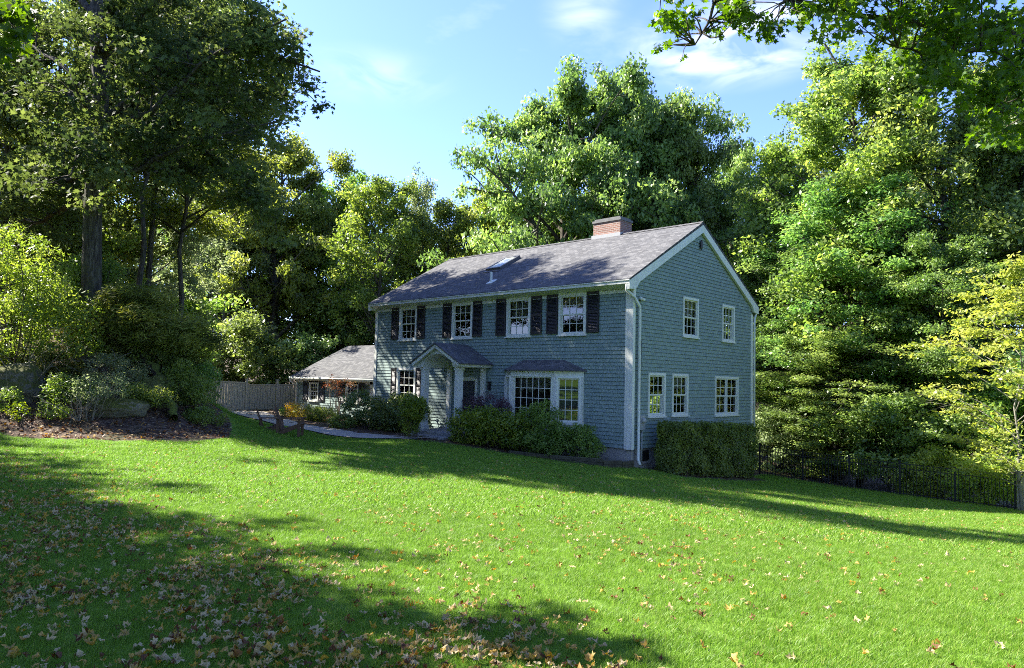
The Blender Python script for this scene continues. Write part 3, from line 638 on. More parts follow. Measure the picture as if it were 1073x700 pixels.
# door with sidelights
b = MB(); b.box(PX-.62, PX-.5, -.05, .03, .1, 2.2).box(PX+.5, PX+.62, -.05, .03, .1, 2.2).box(PX-.5, PX+.5, -.05, .03, 2.1, 2.24); df = b.build('door_frame', white, house)
b = MB(); b.box(PX-.5, PX+.5, .0, .05, .1, 2.1)
for z0, z1 in ((.25, .95), (1.1, 1.9)):
    for x0 in (-.4, .06): b.box(PX+x0, PX+x0+.34, -.012, -.001, z0, z1)
dr = b.build('front_door', door_m, house)
MB().tube([(PX+.42, -.0, 1.1), (PX+.42, -.06, 1.1), (PX+.42, -.07, 1.1)], [.02, .03, .01], 10).build('handle', grey_metal, dr, smooth=True)
b = MB(); b.box(-6.62, -6.52, -.12, -.03, 1.75, 2.05).box(-6.65, -6.49, -.15, -.02, 2.05, 2.09); b.build('wall_lantern', black_metal, house)

# ---- the low wing
WX0, WX1, WY0, WD = -24.6, -HL, 2.0, 7.0
siding_wall('front_wall', WX0, WX1, 1.96, -.13, [(-23.15, -22.25, .75, 1.8), (-19.5, -18.35, .75, 1.8)], 0, (0, WY0, 0))
siding_wall('gable_wall', 0, WD, 3.7, -.13, [], -QR, (WX0, WY0+WD, 0), left=lambda z: max(0., (z-1.95)/.53), right=lambda z: WD-max(0., (z-1.95)/.53))
siding_wall('back_wall', 0, WX1-WX0, 1.96, -.13, [], math.pi, (WX1, WY0+WD, 0))
MB().box(WX0+.03, WX1, WY0+.03, WY0+.2, -.8, -.13).box(WX0+.03, WX0+.2, WY0+.2, WY0+WD, -.8, -.13).build('foundation', concrete, house)
slab_roof(WX0-.15, WX1-.01, WY0-.38, WY0+WD+.38, 2.08, 4.06).build('wing_roof', roof_m, house)
b = MB(); b.box(WX0-.12, WX1-.01, WY0-.33, WY0-.0, 1.94, 1.99).box(WX0-.12, WX1-.01, WY0-.36, WY0-.33, 1.9, 2.02).box(WX0-.05, WX1-.1, WY0-.05, WY0-.026, 1.76, 1.94).build('wing_fascia', white, house)
MB().tube([(WX0-.15, WY0-.44, 2.0), (WX0+3, WY0-.44, 2.0), (WX1-.02, WY0-.44, 2.0)], .055, 8).build('gutter', white, house, smooth=True)
for xs in ((WX0-.14, WX0-.03),):
    MB().prism([(WY0-.36, 2.0), (WY0+WD/2, 3.93), (WY0+WD+.36, 2.0), (WY0+WD+.36, 1.8), (WY0+WD/2, 3.7), (WY0-.36, 1.8)], 'x', *xs).build('rake_board', white, house)
pipe('downspout', [(WX0-.05, WY0-.44, 1.98), (WX0-.05, WY0-.42, 1.8), (WX0+.1, WY0-.1, 1.6), (WX0+.1, WY0-.08, -.02)], .045)
MB().box(WX0-.045, WX0+.12, WY0-.045, WY0, -.1, 1.94).build('corner_board', white, house); MB().box(-17.3, -17.05, WY0-.05, WY0-.026, -.1, 1.94).build('corner_board', white, house)
for x in (-22.7, -18.93): window(1.0 if x < -20 else 1.2, 1.12, (x, WY0, .72), 0, rows=2, cols=3)
for x in (-23.55, -21.85, -19.85, -17.98): shutter(.55, 1.12, (x, WY0, .72), 0)
# ------------------------------------------------------------------ foliage tools
def unit(a): return a/(np.linalg.norm(a, axis=-1, keepdims=True)+1e-9)
def leaf_mesh(name, C, Nn, size, tint, rg, aspect=.55, fold=.12, lobed=False, along=None):
    """one small folded leaf per row of C; Nn are the leaf normals"""
    n = len(C); Nn = unit(Nn)
    t = rg.normal(size=(n, 3)) if along is None else along+rg.normal(0, .35, (n, 3))
    t = unit(t-(t*Nn).sum(-1, keepdims=True)*Nn); s = np.cross(Nn, t); L = (size*rg.uniform(.5, 1.45, n))[:, None]; W = L*aspect
    if not lobed:
        P = np.stack([C-t*L*.5, C+s*W*.5-Nn*L*fold, C+t*L*.5-Nn*L*fold*.6, C-s*W*.5-Nn*L*fold], 1); k = 4
    else:
        an = np.array([-1.57, -.9, -.35, .1, .55, .95, 1.57, 2.19, 2.59, 3.04, 3.5, 4.04]); ra = np.array([.28, .22, .5, .26, .58, .3, .66, .3, .58, .26, .5, .22])
        x = np.cos(an)*ra*aspect*1.7; y = np.sin(an)*ra
        P = C[:, None]+s[:, None]*(L*x[None])[..., None]+t[:, None]*(L*y[None])[..., None]-Nn[:, None]*(L*(np.abs(x)*fold*2)[None])[..., None]; k = 12
    return np_mesh(name, P.reshape(-1, 3), np.arange(n*k).reshape(n, k), tint=np.repeat(np.clip(tint, 0, 1), k))
def ball(rg, n, power=.5):
    d = unit(rg.normal(size=(n, 3))); return d*(rg.random(n)**power)[:, None]
def clumps(rg, centres, radii, n, flat=.6, up=.6, out=.5, rnd=.7, tvar=.22, centre=None, power=.6):
    """spread n leaves over leaf clumps: positions, normals, tint"""
    M = len(centres); w = radii**2; w = w/w.sum(); idx = rg.choice(M, n, p=w)
    b = ball(rg, n, power); C = centres[idx]+b*radii[idx][:, None]*np.array([1, 1, flat])
    N_ = b*out+rg.normal(0, rnd, (n, 3)); N_[:, 2] += up
    ct = rg.normal(.5, tvar, M); tint = ct[idx]+rg.normal(0, .12, n)
    return C, N_, tint
def bend(a, b, k, rg, m=6, sag=0.):
    a = np.asarray(a, float); b = np.asarray(b, float); t = np.linspace(0, 1, m)[:, None]; L = np.linalg.norm(b-a)
    off = rg.normal(0, k*L, 3); p = a*(1-t)+b*t+off*np.sin(t*math.pi); p[:, 2] += (sag*L*np.sin(t*math.pi))[:, 0]; return p
def tree_meshes(name, seed, H, R, base, tr, n_limb, n_sec, leaves, lsize, crad=(.6, 1.1), flat=.55, rise=.35, fill=.35, layered=False, topk=1., lean=0, shape=.5, tvar=.22, forks=0, asp=.55, up=.6):
    """a trunk-and-limbs mesh and a leaf mesh for a tree standing at the origin"""
    rg = np.random.default_rng(seed); w = Wood(); ctr = []; rad = []
    tp = np.array([(0, 0, -.6), (0, 0, 0)]+[(rg.normal(0, .012*H)+lean*q, rg.normal(0, .012*H), H*.88*q) for q in (.15, .3, .45, .6, .75, .9, 1.)], float)
    rr = np.r_[tr*1.5, tr*1.15, [tr*(1-.86*q) for q in (.15, .3, .45, .6, .75, .9, 1.)]]; w.add(tp, rr, 9)
    def trunk(h): return np.array([np.interp(h, tp[:, 2], tp[:, 0]), np.interp(h, tp[:, 2], tp[:, 1]), h])
    def prof(h):
        q = np.clip((h-base)/(H-base), 0, 1); return R*max(.12, (math.sin(math.pi*(.12+.88*q)**shape))**.7 if q < .999 else .12)
    for i in range(n_limb):
        q = (i+rg.random())/n_limb; h = base+(H*.86-base)*q; az = i*2.399+rg.normal(0, .4); L = prof(h+.15*(H-base)*rise)*rg.uniform(.6, 1.12)
        rz = L*rise*rg.uniform(.5, 1.6)*(1+.8*q*topk); s0 = trunk(h*(.93 if not layered else 1)); e = s0+np.array([math.cos(az)*L, math.sin(az)*L, rz]); e[2] = min(e[2], H)
        lp = bend(s0, e, .06, rg, 8, .06 if not layered else .03); r0 = tr*(.45-.28*q)*min(1, L/R+.3); w.add(lp, np.linspace(r0, r0*.18, 8), 6)
        for k in range(n_sec):
            f = rg.uniform(.25, 1.); p = lp[int(f*7)]*(1-f*7 % 1)+lp[min(7, int(f*7)+1)]*(f*7 % 1) if f < 1 else lp[-1]
            d = unit(rg.normal(size=3)*np.array([1, 1, .5 if not layered else .12])+np.array([math.cos(az), math.sin(az), .3 if not layered else .0])*.8); l2 = L*rg.uniform(.18, .42)
            e2 = p+d*l2; w.add(bend(p, e2, .08, rg, 4), np.linspace(r0*.35, r0*.08, 4), 4); ctr += [e2, p*.4+e2*.6]; rad += [rg.uniform(*crad), rg.uniform(*crad)*.8]
        ctr.append(e); rad.append(rg.uniform(*crad)*1.1)
        if rg.random() < fill: ctr.append(lp[4]); rad.append(rg.uniform(*crad))
    for k in range(3): ctr.append(np.array([rg.normal(0, R*.12), rg.normal(0, R*.12), H*rg.uniform(.84, .92)])); rad.append(rg.uniform(*crad))
    ctr = np.array(ctr); rad = np.array(rad)
    C, N_, T = clumps(rg, ctr, rad, leaves, flat, up if not layered else 1.1, .5, .7 if not layered else .5, tvar)
    return w.mesh(name+'_wood'), leaf_mesh(name+'_leaf', C, N_, lsize, T, rg, aspect=asp), H, R
PROTO = {}
def proto(key, **kw): PROTO[key] = tree_meshes(key, **kw)
proto('oak', seed=3, H=20, R=8, base=4, tr=.42, n_limb=36, n_sec=12, leaves=90000, lsize=.25, crad=(.55, 1.25), flat=.6, rise=.36, shape=.55, fill=.6, topk=.5, tvar=.3)
proto('ash', seed=11, H=20, R=5, base=2.5, tr=.26, n_limb=36, n_sec=8, leaves=38000, lsize=.24, crad=(.45, 1.0), flat=.8, rise=.6, shape=.75, fill=.5, tvar=.3)
proto('ash2', seed=27, H=20, R=5.5, base=1.5, tr=.24, n_limb=40, n_sec=7, leaves=40000, lsize=.24, crad=(.45, 1.0), flat=.7, rise=.4, shape=.8, fill=.5, tvar=.3)
proto('birch', seed=19, H=20, R=3.6, base=3, tr=.15, n_limb=30, n_sec=6, leaves=17000, lsize=.2, crad=(.4, 1.0), flat=.9, rise=1.1, shape=.7, tvar=.3)
proto('beech', seed=8, H=16, R=5.5, base=.5, tr=.22, n_limb=80, n_sec=8, leaves=80000, lsize=.18, crad=(.5, 1.1), flat=.4, rise=.3, layered=True, shape=.8, fill=.7, tvar=.3)
proto('sapling', seed=41, H=9, R=3.4, base=.6, tr=.06, n_limb=44, n_sec=8, leaves=15000, lsize=.15, crad=(.3, .7), flat=.25, rise=.35, layered=True, shape=.8, fill=.7, tvar=.3)
proto('under', seed=52, H=5, R=2.6, base=.2, tr=.08, n_limb=26, n_sec=7, leaves=17000, lsize=.16, crad=(.35, .75), flat=.7, rise=.4, shape=.95, fill=.6, tvar=.3)
proto('tall', seed=63, H=27, R=5.7, base=2.5, tr=.36, n_limb=52, n_sec=9, leaves=80000, lsize=.21, crad=(.45, 1.1), flat=.7, rise=.45, shape=.7, fill=.6, tvar=.3)
proto('tall2', seed=64, H=24, R=5, base=3, tr=.34, n_limb=46, n_sec=9, leaves=62000, lsize=.21, crad=(.45, 1.1), flat=.75, rise=.5, shape=.7, fill=.6, tvar=.3)
proto('high', seed=71, H=24, R=5, base=11, tr=.15, n_limb=30, n_sec=9, leaves=42000, lsize=.21, crad=(.45, 1.1), flat=.75, rise=.5, shape=.75, fill=.6, tvar=.3)
USED = {}
def tree(px, d, ytop, wpx, key, leafm, label, name='deciduous_tree', cat='tree', group=None, rz=None, barkm=None, zb=None, xy=None):
    wood, leaf, H, R = PROTO[key]
    if xy is None: p = at(px, 398, d)[:2]
    else: p = np.array(xy, float)
    z0 = gz(*p) if zb is None else zb
    if xy is None: ztop = at(px, ytop, d)[2]; sc = wpx/F*d/(2*R)
    else: ztop = z0+ytop; sc = wpx/(2*R)
    k = (ztop-z0)/H; rz = (px*.37+d) % 6.28 if rz is None else rz
    e = empty(name, (p[0], p[1], z0), rz); e.scale = (sc, sc, k); tag(e, label, cat, group)
    for nm, me, mt in (('trunk', wood, barkm or bark_m), ('crown', leaf, leafm)):
        key2 = (me.name, mt.name)
        if key2 not in USED:
            m2 = me if not any(q[0] == me.name for q in USED) else me.copy(); m2.materials.clear(); m2.materials.append(mt); USED[key2] = m2
        link(nm, USED[key2], e)
    return e
BW = 'trees of the wood around the house'
def T(px, d, yt, w, key, mt, label, **k): return tree(px, d, yt, w, key, mt, label, group=BW, **k)
# --- the wood, from left to right (photo pixel, distance, top, width)
T(-20, 33, 30, 210, 'ash2', L_mid, 'green tree at the far left edge, behind the bright shrub on the bank')
T(70, 34, 60, 170, 'ash', L_olive, 'yellow green tree seen through the dark oak trunk and its leaves')
T(150, 36, 150, 130, 'ash2', L_pale, 'pale leafed tree just right of the dark oak trunk', barkm=bark_pale)
T(205, 54, 120, 130, 'ash', L_mid, 'tree standing left of the wooden fence gate, deep in the wood')
T(232, 50, 205, 110, 'birch', L_pale, 'slim silvery tree with hanging leaves behind the wooden fence', barkm=bark_pale)
T(285, 52, 108, 170, 'oak', L_olive, 'tall olive green tree whose crown ends at the open sky on the left')
T(345, 56, 150, 120, 'ash2', L_mid, 'dark trunked tree rising above the left end of the low wing')
T(395, 48, 152, 120, 'ash', L_olive, 'rounded yellow green crown above the wing roof')
T(433, 50, 150, 75, 'birch', L_pale, 'thin nearly bare tree top standing alone against the sky')
T(462, 50, 178, 100, 'ash', L_mid, 'tree just left of the big rounded tree, over the left end of the main roof')
T(505, 54, 168, 120, 'ash2', L_bright, 'light yellow green tree beyond the skylight')
T(555, 56, 175, 110, 'birch', L_bright, 'airy yellow green tree between the skylight and the chimney')
T(668, 47, 40, 200, 'oak', L_oak, 'right half of the big rounded crown, above the gable peak', name='oak_tree', rz=2.9)
T(590, 45, 22, 225, 'oak', L_oak, 'big rounded tree with spreading limbs behind the chimney', name='oak_tree')
T(705, 47, 88, 150, 'oak', L_oak, 'broad dark green tree directly behind the gable peak', rz=2.2)
T(765, 50, 100, 100, 'ash', L_oak, 'narrow dark tree at the right of the gable peak, below the cloud')
T(822, 44, 90, 110, 'tall2', L_mid, 'tree rising above the right corner of the house')
T(880, 38, -30, 230, 'tall', L_mid, 'very tall light green tree right of the open sky')
T(985, 36, -60, 230, 'tall', L_mid, 'massive tall tree with a pale forked trunk at the right', rz=.8)
T(1080, 34, -40, 220, 'tall2', L_oak, 'tall dark tree at the right edge of the photo')
T(820, 38, 235, 150, 'beech', L_beech, 'layered beech beside the back corner of the house', name='beech_tree', rz=1.)
T(900, 35, 160, 210, 'beech', L_beech, 'wide layered beech in the middle of the wood beyond the black fence', name='beech_tree', rz=3.1)
T(985, 31.5, 225, 150, 'beech', L_beech, 'shady layered beech just left of the yellow sapling', name='beech_tree', rz=5.)
T(860, 37, 330, 150, 'beech', L_mid, 'low beech spreading over the left half of the black fence', name='beech_tree', rz=.3)
T(872, 33, 335, 170, 'beech', L_beech, 'low layered beech whose lowest sprays touch the black fence', name='beech_tree', rz=2.2)
T(930, 30, 405, 130, 'under', L_beech, 'small green understorey tree behind the middle of the black fence', name='understorey_tree')
T(1035, 30, 385, 130, 'under', L_mid, 'green understorey tree behind the lower part of the yellow sapling', name='understorey_tree')
T(1085, 29, 350, 130, 'under', L_beech, 'green understorey tree at the right edge beyond the grey board fence', name='understorey_tree')
T(1068, 23.6, 262, 180, 'sapling', L_yellow, 'slender beech sapling with yellow green leaves in tiers at the right edge', name='beech_sapling', barkm=bark_pale, rz=1.1)
# second rank
for px, d, yt, w, key, mt, lb in ((15, 52, 120, 160, 'ash', L_mid, 'distant tree behind the left bank, left of the oak trunk'), (120, 55, 180, 150, 'ash2', L_bright, 'sunlit distant tree directly behind the oak trunk'),
        (250, 58, 200, 150, 'ash', L_bright, 'sunlit distant tree above the wooden fence'), (330, 60, 190, 150, 'ash2', L_mid, 'distant tree above the left tip of the wing roof'),
        (420, 62, 215, 150, 'ash', L_oak, 'distant dark tree above the junction of wing and house'), (510, 66, 215, 150, 'ash2', L_mid, 'distant tree low over the main roof left of the skylight'),
        (650, 62, 160, 150, 'ash2', L_mid, 'distant tree showing between the limbs behind the chimney'), (740, 62, 170, 140, 'ash', L_mid, 'distant tree filling the gap right of the gable peak'),
        (800, 58, 150, 140, 'ash2', L_oak, 'distant tree between the two tall crowns on the right'), (870, 52, 120, 160, 'ash2', L_oak, 'distant dark tree behind the wide layered beech'),
        (960, 50, 110, 160, 'ash', L_oak, 'distant dark tree behind the forked trunk'), (1050, 48, 100, 160, 'ash2', L_mid, 'distant tree above the yellow sapling')):
    T(px, d, yt, w, key, mt, lb)
# understorey along the wood edge
for px, d, yt, w, mt, lb in ((255, 45, 330, 110, L_oak, 'dark bush behind the middle panel of the wooden fence'), (305, 46, 352, 90, L_rhodo, 'dark evergreen bush at the left end of the wing'), (200, 44, 350, 70, L_pale, 'pale bush above the left end of the wooden fence'),
        (355, 52, 310, 130, L_oak, 'dark bush behind the wing roof'), (160, 38, 300, 130, L_mid, 'bush between the oak trunk and the wooden fence'), (415, 56, 290, 90, L_oak, 'dark bush behind the left rake of the main roof'),
        (60, 30, 240, 150, L_bright, 'sunlit bush on the bank left of the oak trunk')):
    tree(px, d, yt, w, 'under', mt, lb, name='woodland_bush', cat='bush', group='bushes at the edge of the wood')
# trees outside the picture on the sunny side (they throw the shade on the lawn) and behind the camera
for x, y, h, w, key in ((-15.3, -24.7, 11, 9, 'oak'), (-9.3, -24.1, 12, 9, 'oak'), (-6.3, -24.3, 11, 9, 'ash2'), (-3.3, -24.1, 12, 9, 'oak'), (-.5, -24.4, 11, 9, 'oak'), (2.2, -25, 11, 9, 'oak'), (-20, -27.5, 17, 11, 'oak'), (-12, -27, 17, 10, 'oak'), (-5, -27.6, 16, 10, 'oak'), (1.5, -28.5, 15, 10, 'ash2'),
                        (24, 6, 18, 11, 'ash2'), (27, -6, 20, 12, 'oak'), (22, 16, 18, 11, 'ash'), (30, -20, 20, 13, 'oak'), (10, -44, 20, 13, 'oak'), (-2, -42, 19, 12, 'ash'), (24, -36, 20, 12, 'ash2'), (-12, -40, 18, 10, 'ash'), (-42, -22, 18, 11, 'oak'), (-50, -4, 18, 11, 'oak')):
    tree(int(x*7+y*3), 10, h, w, key, L_oak if key == 'oak' else L_mid, '%s tree of the surrounding wood outside the picture' % ('oak like' if key == 'oak' else 'slender' if key == 'ash' else 'broad'), group='trees outside the picture', xy=(x, y))
# --- the dark oak on the left bank
def big_oak():
    rg = np.random.default_rng(77); p0 = at(97, 345, 22); base = np.array([p0[0], p0[1], gz(p0[0], p0[1])-.3]); w = Wood(); ctr = []; rad = []
    D = 22
    tk = np.array([base, at(96, 300, D), at(97, 220, D), at(102, 150, D), at(106, 90, D), at(100, 20, D), at(110, -60, D), at(90, -150, D), at(100, -230, D)])
    w.add(tk, [.48, .29, .26, .25, .23, .2, .17, .13, .06], 14)
    limbs = [((102, 150, D), (150, 120, D-.5), (215, 60, D-1), (300, 20, D-1.5)), ((104, 130, D), (190, 65, D), (255, 50, D-.5), (335, 75, D-1)), ((100, 180, D), (140, 178, D), (200, 150, D), (290, 128, D)),
             ((200, 150, D), (240, 175, D+.5), (270, 205, D+1)), ((104, 110, D), (70, 70, D+1), (30, 50, D+2), (0, 20, D+3)), ((100, 170, D), (70, 190, D+1), (40, 190, D+2), (10, 175, D+2)), ((108, 60, D), (160, 0, D-1), (230, -50, D-1), (300, -60, D)),
             ((100, 20, D), (60, -40, D+1), (20, -80, D+2)), ((110, -60, D), (180, -110, D-1), (250, -160, D-1)), ((100, 120, D), (80, 100, D-1), (60, 100, D-2)), ((100, 60, D), (110, 20, D-1), (130, -10, D-2)), ((100, 200, D), (50, 230, D+2), (0, 240, D+3)), ((104, 130, D), (130, 120, D+3), (190, 100, D+6)), ((90, -150, D), (20, -200, D)), ((102, 150, D), (92, 150, D-1.5), (78, 170, D-2.2))]
    for L in limbs:
        pts = np.array([at(*q) for q in L]); t = np.linspace(0, 1, 12); s = np.linspace(0, 1, len(pts)); P = np.stack([np.interp(t, s, pts[:, k]) for k in range(3)], 1); P += rg.normal(0, .06, P.shape)*np.sin(t*3.14)[:, None]
        w.add(P, np.linspace(.12, .025, 12), 6)
        ln = np.linalg.norm(pts[-1]-pts[0])
        for k in range(int(7+ln*2.2)):
            f = rg.uniform(.2, 1); a = P[int(f*11)]; e = a+unit(rg.normal(size=3)+unit(pts[-1]-pts[0])*.8)*rg.uniform(.6, 2.0); e[2] += rg.normal(-.1, .3)
            w.add(bend(a, e, .1, rg, 4), np.linspace(.03, .008, 4), 4); ctr += [e, (a+e)/2]; rad += [rg.uniform(.4, .8), rg.uniform(.3, .6)]
    C, N_, Tt = clumps(rg, np.array(ctr), np.array(rad), 36000, .6, .6, .4, .8, .25)
    e = tag(empty('oak_tree', base), 'dark shaded oak with a thick mossy trunk and long limbs on the left bank', 'tree', BW)
    wm = w.mesh('oak_wood'); wm.transform(Matrix.Translation(-Vector(base))); link('trunk', wm, e, bark_m)
    C = C-base; link('crown', leaf_mesh('oak_leaf', C, N_, .15, Tt, rg, lobed=True, aspect=.6), e, L_shade_toned)
big_oak()
# a second dark trunk at the left edge
T(-8, 27, -60, 190, 'tall2', L_oak, 'dark tree trunk cut by the left edge of the photo beside the bright shrub', rz=1.)
T(185, 32, 10, 230, 'high', L_olive, 'yellow green tree behind the tips of the dark oak limbs', rz=4.)
T(142, 26.5, -60, 225, 'high', L_shade_toned, 'dark high crowned tree close behind the dark oak, over the yew', rz=3.3)
T(150, 32, -120, 250, 'high', L_oak, 'tall tree immediately behind the dark oak, its trunk hidden by the yew', rz=2.)

# --- maple reaching in from the right, over the camera side
def overhang(name, label, root, limbs, spots, leafm, lsize, n, trunk_r, top, rad_s=1., asp=.62):
    rg = np.random.default_rng(int(abs(root[0])*10)); b = np.array([root[0], root[1], gz(*root)-.2]); w = Wood()
    w.add(np.array([b, b+(0, 0, 1.5), b+(.1, .1, top*.5), b+(.2, 0, top)]), [trunk_r*1.3, trunk_r, trunk_r*.75, trunk_r*.3], 10)
    for L in limbs:
        pts = np.array([b+np.array([.1, .1, L[0]])]+[at(*q) for q in L[1:]]); m = 14; t = np.linspace(0, 1, m); s = np.linspace(0, 1, len(pts)); P = np.stack([np.interp(t, s, pts[:, k]) for k in range(3)], 1); P += rg.normal(0, .04, P.shape)*np.sin(t*3.14)[:, None]
        w.add(P, np.linspace(trunk_r*.4, .012, m), 6)
    allp = np.concatenate(w.V[1:]); ctr = []; rad = []
    for (px, py, d, r) in spots:
        c = at(px, py, d); ctr.append(c); rad.append(r*rad_s); k = np.argmin(((allp-c)**2).sum(1)); w.add(bend(allp[k], c, .08, rg, 5, .05), np.linspace(.018, .004, 5), 4)
    C, N_, Tt = clumps(rg, np.array(ctr), np.array(rad), n, .8, .5, .5, .7, .16, power=.5)
    e = tag(empty(name, b), label, 'tree'); wm = w.mesh(name+'_wood'); wm.transform(Matrix.Translation(-Vector(b))); link('trunk', wm, e, bark_m)
    link('crown', leaf_mesh(name+'_leaf', C-b, N_, lsize, Tt, rg, lobed=True, aspect=asp, fold=.1), e, leafm)
rg = np.random.default_rng(9); D = 11.5; sp = []
for (x0, x1, y0, y1, n, r) in ((692, 722, 5, 28, 7, .17), (686, 712, 36, 52, 4, .13), (700, 716, 55, 62, 1, .08), (722, 790, -5, 22, 14, .2), (745, 760, 24, 40, 3, .14), (765, 800, 10, 30, 6, .17), (793, 824, 15, 44, 7, .16), (822, 870, -10, 15, 9, .18), (835, 870, 10, 32, 4, .15), (690, 870, -60, -8, 26, .3),
                               (870, 940, -20, 40, 16, .28), (935, 1010, -10, 75, 26, .3), (985, 1090, 0, 110, 40, .32), (1020, 1100, 90, 155, 18, .27), (890, 930, 40, 60, 3, .18), (960, 1000, 75, 105, 5, .2), (880, 1120, -120, -20, 40, .45)):
    for k in range(n): sp.append((rg.uniform(x0, x1), rg.uniform(y0, y1), D+rg.normal(0, .7), r*rg.uniform(.8, 1.25)))
mroot = at(1330, 398, 12.5)[:2]
overhang('maple_tree', 'maple reaching in from the right with bright lobed leaves across the top edge', mroot,
         [(5.0, (1200, 60, 12.3), (1080, 40, 12), (960, 25, 11.6), (860, 5, 11.5), (745, -8, 11.5), (742, 25, 11.5), (728, 47, 11.5)), (6, (1200, -60, 12), (1000, -70, 11.5), (800, -50, 11.5), (700, -25, 11.5)), (4.2, (1240, 120, 12), (1120, 110, 12), (1030, 110, 11.6)), (5.5, (1150, 0, 12), (1000, 60, 11), (940, 50, 11))],
         sp, L_maple, .105, 15500, .2, 9)
sp = []
for (x0, x1, y0, y1, n, r) in ((-20, 22, 0, 30, 9, .14), (5, 30, 20, 50, 5, .1), (-20, 12, 40, 75, 5, .12), (-80, -20, -30, 80, 18, .25)):
    for k in range(n): sp.append((rg.uniform(x0, x1), rg.uniform(y0, y1), 7+rg.normal(0, .3), r*rg.uniform(.8, 1.25)))
overhang('young_tree', 'young tree poking its large bright leaves into the top left corner', at(-110, 398, 7.2)[:2], [(2.2, (-70, 60, 7), (-20, 30, 7), (10, 20, 7)), (2.6, (-60, 0, 7), (0, 50, 7))], sp, L_maple, .12, 1300, .05, 4.2, asp=.45)

# ------------------------------------------------------------------ shrubs
def shrub(name, label, pos, blobs, leafm, lsize, n, stems=9, up=.5, out=.9, rnd=.6, asp=.5, cat='shrub', group=None, flat=.9, tvar=.18, stem_r=.012, stemm=None, crad=(.16, .3), power=.35, zoff=0, open_=1.0, along=None):
    """blobs: (x, y, z, rx, ry, rz) ellipsoids in metres about pos; each is covered in small leaf clumps"""
    rg = np.random.default_rng(abs(hash(label)) % 9999 if False else sum(map(ord, label))); pos = np.array(pos, float)
    z0 = gz(pos[0], pos[1])+zoff; ctr = []; rad = []; w = Wood(); tot = sum(b[3]*b[4]+b[3]*b[5]+b[4]*b[5] for b in blobs)
    for (x, y, z, rx, ry, rz_) in blobs:
        k = max(4, int(46*open_*(rx*ry+rx*rz_+ry*rz_)/(np.mean(crad)**2*20)))
        b = unit(rg.normal(size=(k, 3)))*(rg.uniform(.62, 1.03, k))[:, None]*np.array([rx, ry, rz_])+np.array([x, y, z]); b = b[b[:, 2] > .03]
        ctr.append(b); rad.append(rg.uniform(*crad, len(b)))
    ctr = np.concatenate(ctr); rad = np.concatenate(rad)
    gr = ground(ctr[:, 0]+pos[0], ctr[:, 1]+pos[1])-z0; ctr[:, 2] = np.maximum(ctr[:, 2], gr+.06)
    for k in range(stems):
        c = ctr[rg.integers(len(ctr))]; s0 = np.array([rg.normal(0, .08), rg.normal(0, .08), 0]); s0[:2] += c[:2]*.35; s0[2] = gz(s0[0]+pos[0], s0[1]+pos[1])-z0-.05
        w.add(bend(s0, c, .08, rg, 5, .05), np.linspace(stem_r, stem_r*.3, 5), 5)
    C, N_, Tt = clumps(rg, ctr, rad, n, flat, up, out, rnd, tvar, power=power)
    gl = ground(C[:, 0]+pos[0], C[:, 1]+pos[1])-z0; C[:, 2] = np.maximum(C[:, 2], gl+.015)
    Tt = Tt
    e = tag(empty(name, (pos[0], pos[1], z0)), label, cat, group)
    link('stems', w.mesh('stems'), e, stemm or bark_twig); link('foliage', leaf_mesh('foliage', C, N_, lsize, Tt, rg, aspect=asp, along=along), e, leafm)
    return e
FB = 'shrubs planted along the front of the house'
shrub('rhododendron', 'large glossy rhododendron left of the porch', (-10.6, -1.1), [(-1.1, -.1, .7, .95, .8, .75), (.0, -.1, .85, .95, .85, .8), (.8, -.1, .75, .65, .7, .7)], L_rhodo, .15, 7500, asp=.32, group=FB, crad=(.18, .3))
shrub('rhododendron', 'smaller glossy rhododendron at the corner where house and wing meet', (-13.6, -1.0), [(0, 0, .8, 1.25, .85, .8)], L_rhodo, .14, 4500, asp=.32, group=FB)
shrub('boxwood', 'low round clipped boxwood beside the path in front of the wing', (-13.6, -2.1), [(0, 0, .25, .75, .5, .32)], L_box, .045, 9000, crad=(.08, .14), group=FB, out=1.3, rnd=.5)
shrub('low_shrub', 'feathery low green shrub in front of the wing wall', (-17.4, -.9), [(-.6, 0, .3, .7, .5, .38), (.5, 0, .3, .7, .5, .33)], L_mid, .07, 6000, group=FB)
shrub('perennial_clump', 'golden orange perennial clump behind the adirondack chairs', (-18.8, -1.1), [(-.3, 0, .3, .6, .5, .4), (.5, 0, .25, .5, .4, .3)], L_gold, .07, 3000, group=FB, cat='perennial')
shrub('low_shrub', 'dark groundcover shrub left of the golden clump', (-20.8, -.4), [(0, 0, .2, .8, .5, .25)], L_olive, .07, 2500, group=FB)
shrub('upright_shrub', 'light green upright shrub in front of the left porch column', (-7.95, -2.75), [(0, 0, 1.15, .62, .5, .5), (-.05, 0, .55, .38, .35, .5), (.25, .1, 1.1, .4, .4, .45)], L_euon, .065, 7000, group=FB, crad=(.1, .2), stems=14)
shrub('purple_shrub', 'purple leaved shrub beside the right porch column', (-6.0, -.85), [(-.45, -.2, 1.35, .55, .4, .35), (.3, 0, 1.5, .7, .45, .35), (-.2, 0, 1.0, .5, .45, .5), (.8, .1, 1.35, .4, .3, .25)], L_purple, .055, 5200, group=FB, crad=(.1, .22), stems=16, open_=.8)
shrub('broadleaf_shrub', 'green shrub under the purple shrub beside the porch', (-5.9, -1.2), [(0, 0, .65, .6, .45, .55)], L_rhodo, .08, 3500, group=FB, asp=.45)
shrub('euonymus', 'wide mass of yellow green euonymus under the bay window', (-4.5, -1.55), [(-1.35, -.15, .7, .95, .75, .68), (-.2, -.2, .78, 1.0, .75, .7), (.85, 0, .7, .8, .7, .68)], L_euon, .09, 14000, group=FB, asp=.5, crad=(.14, .26))
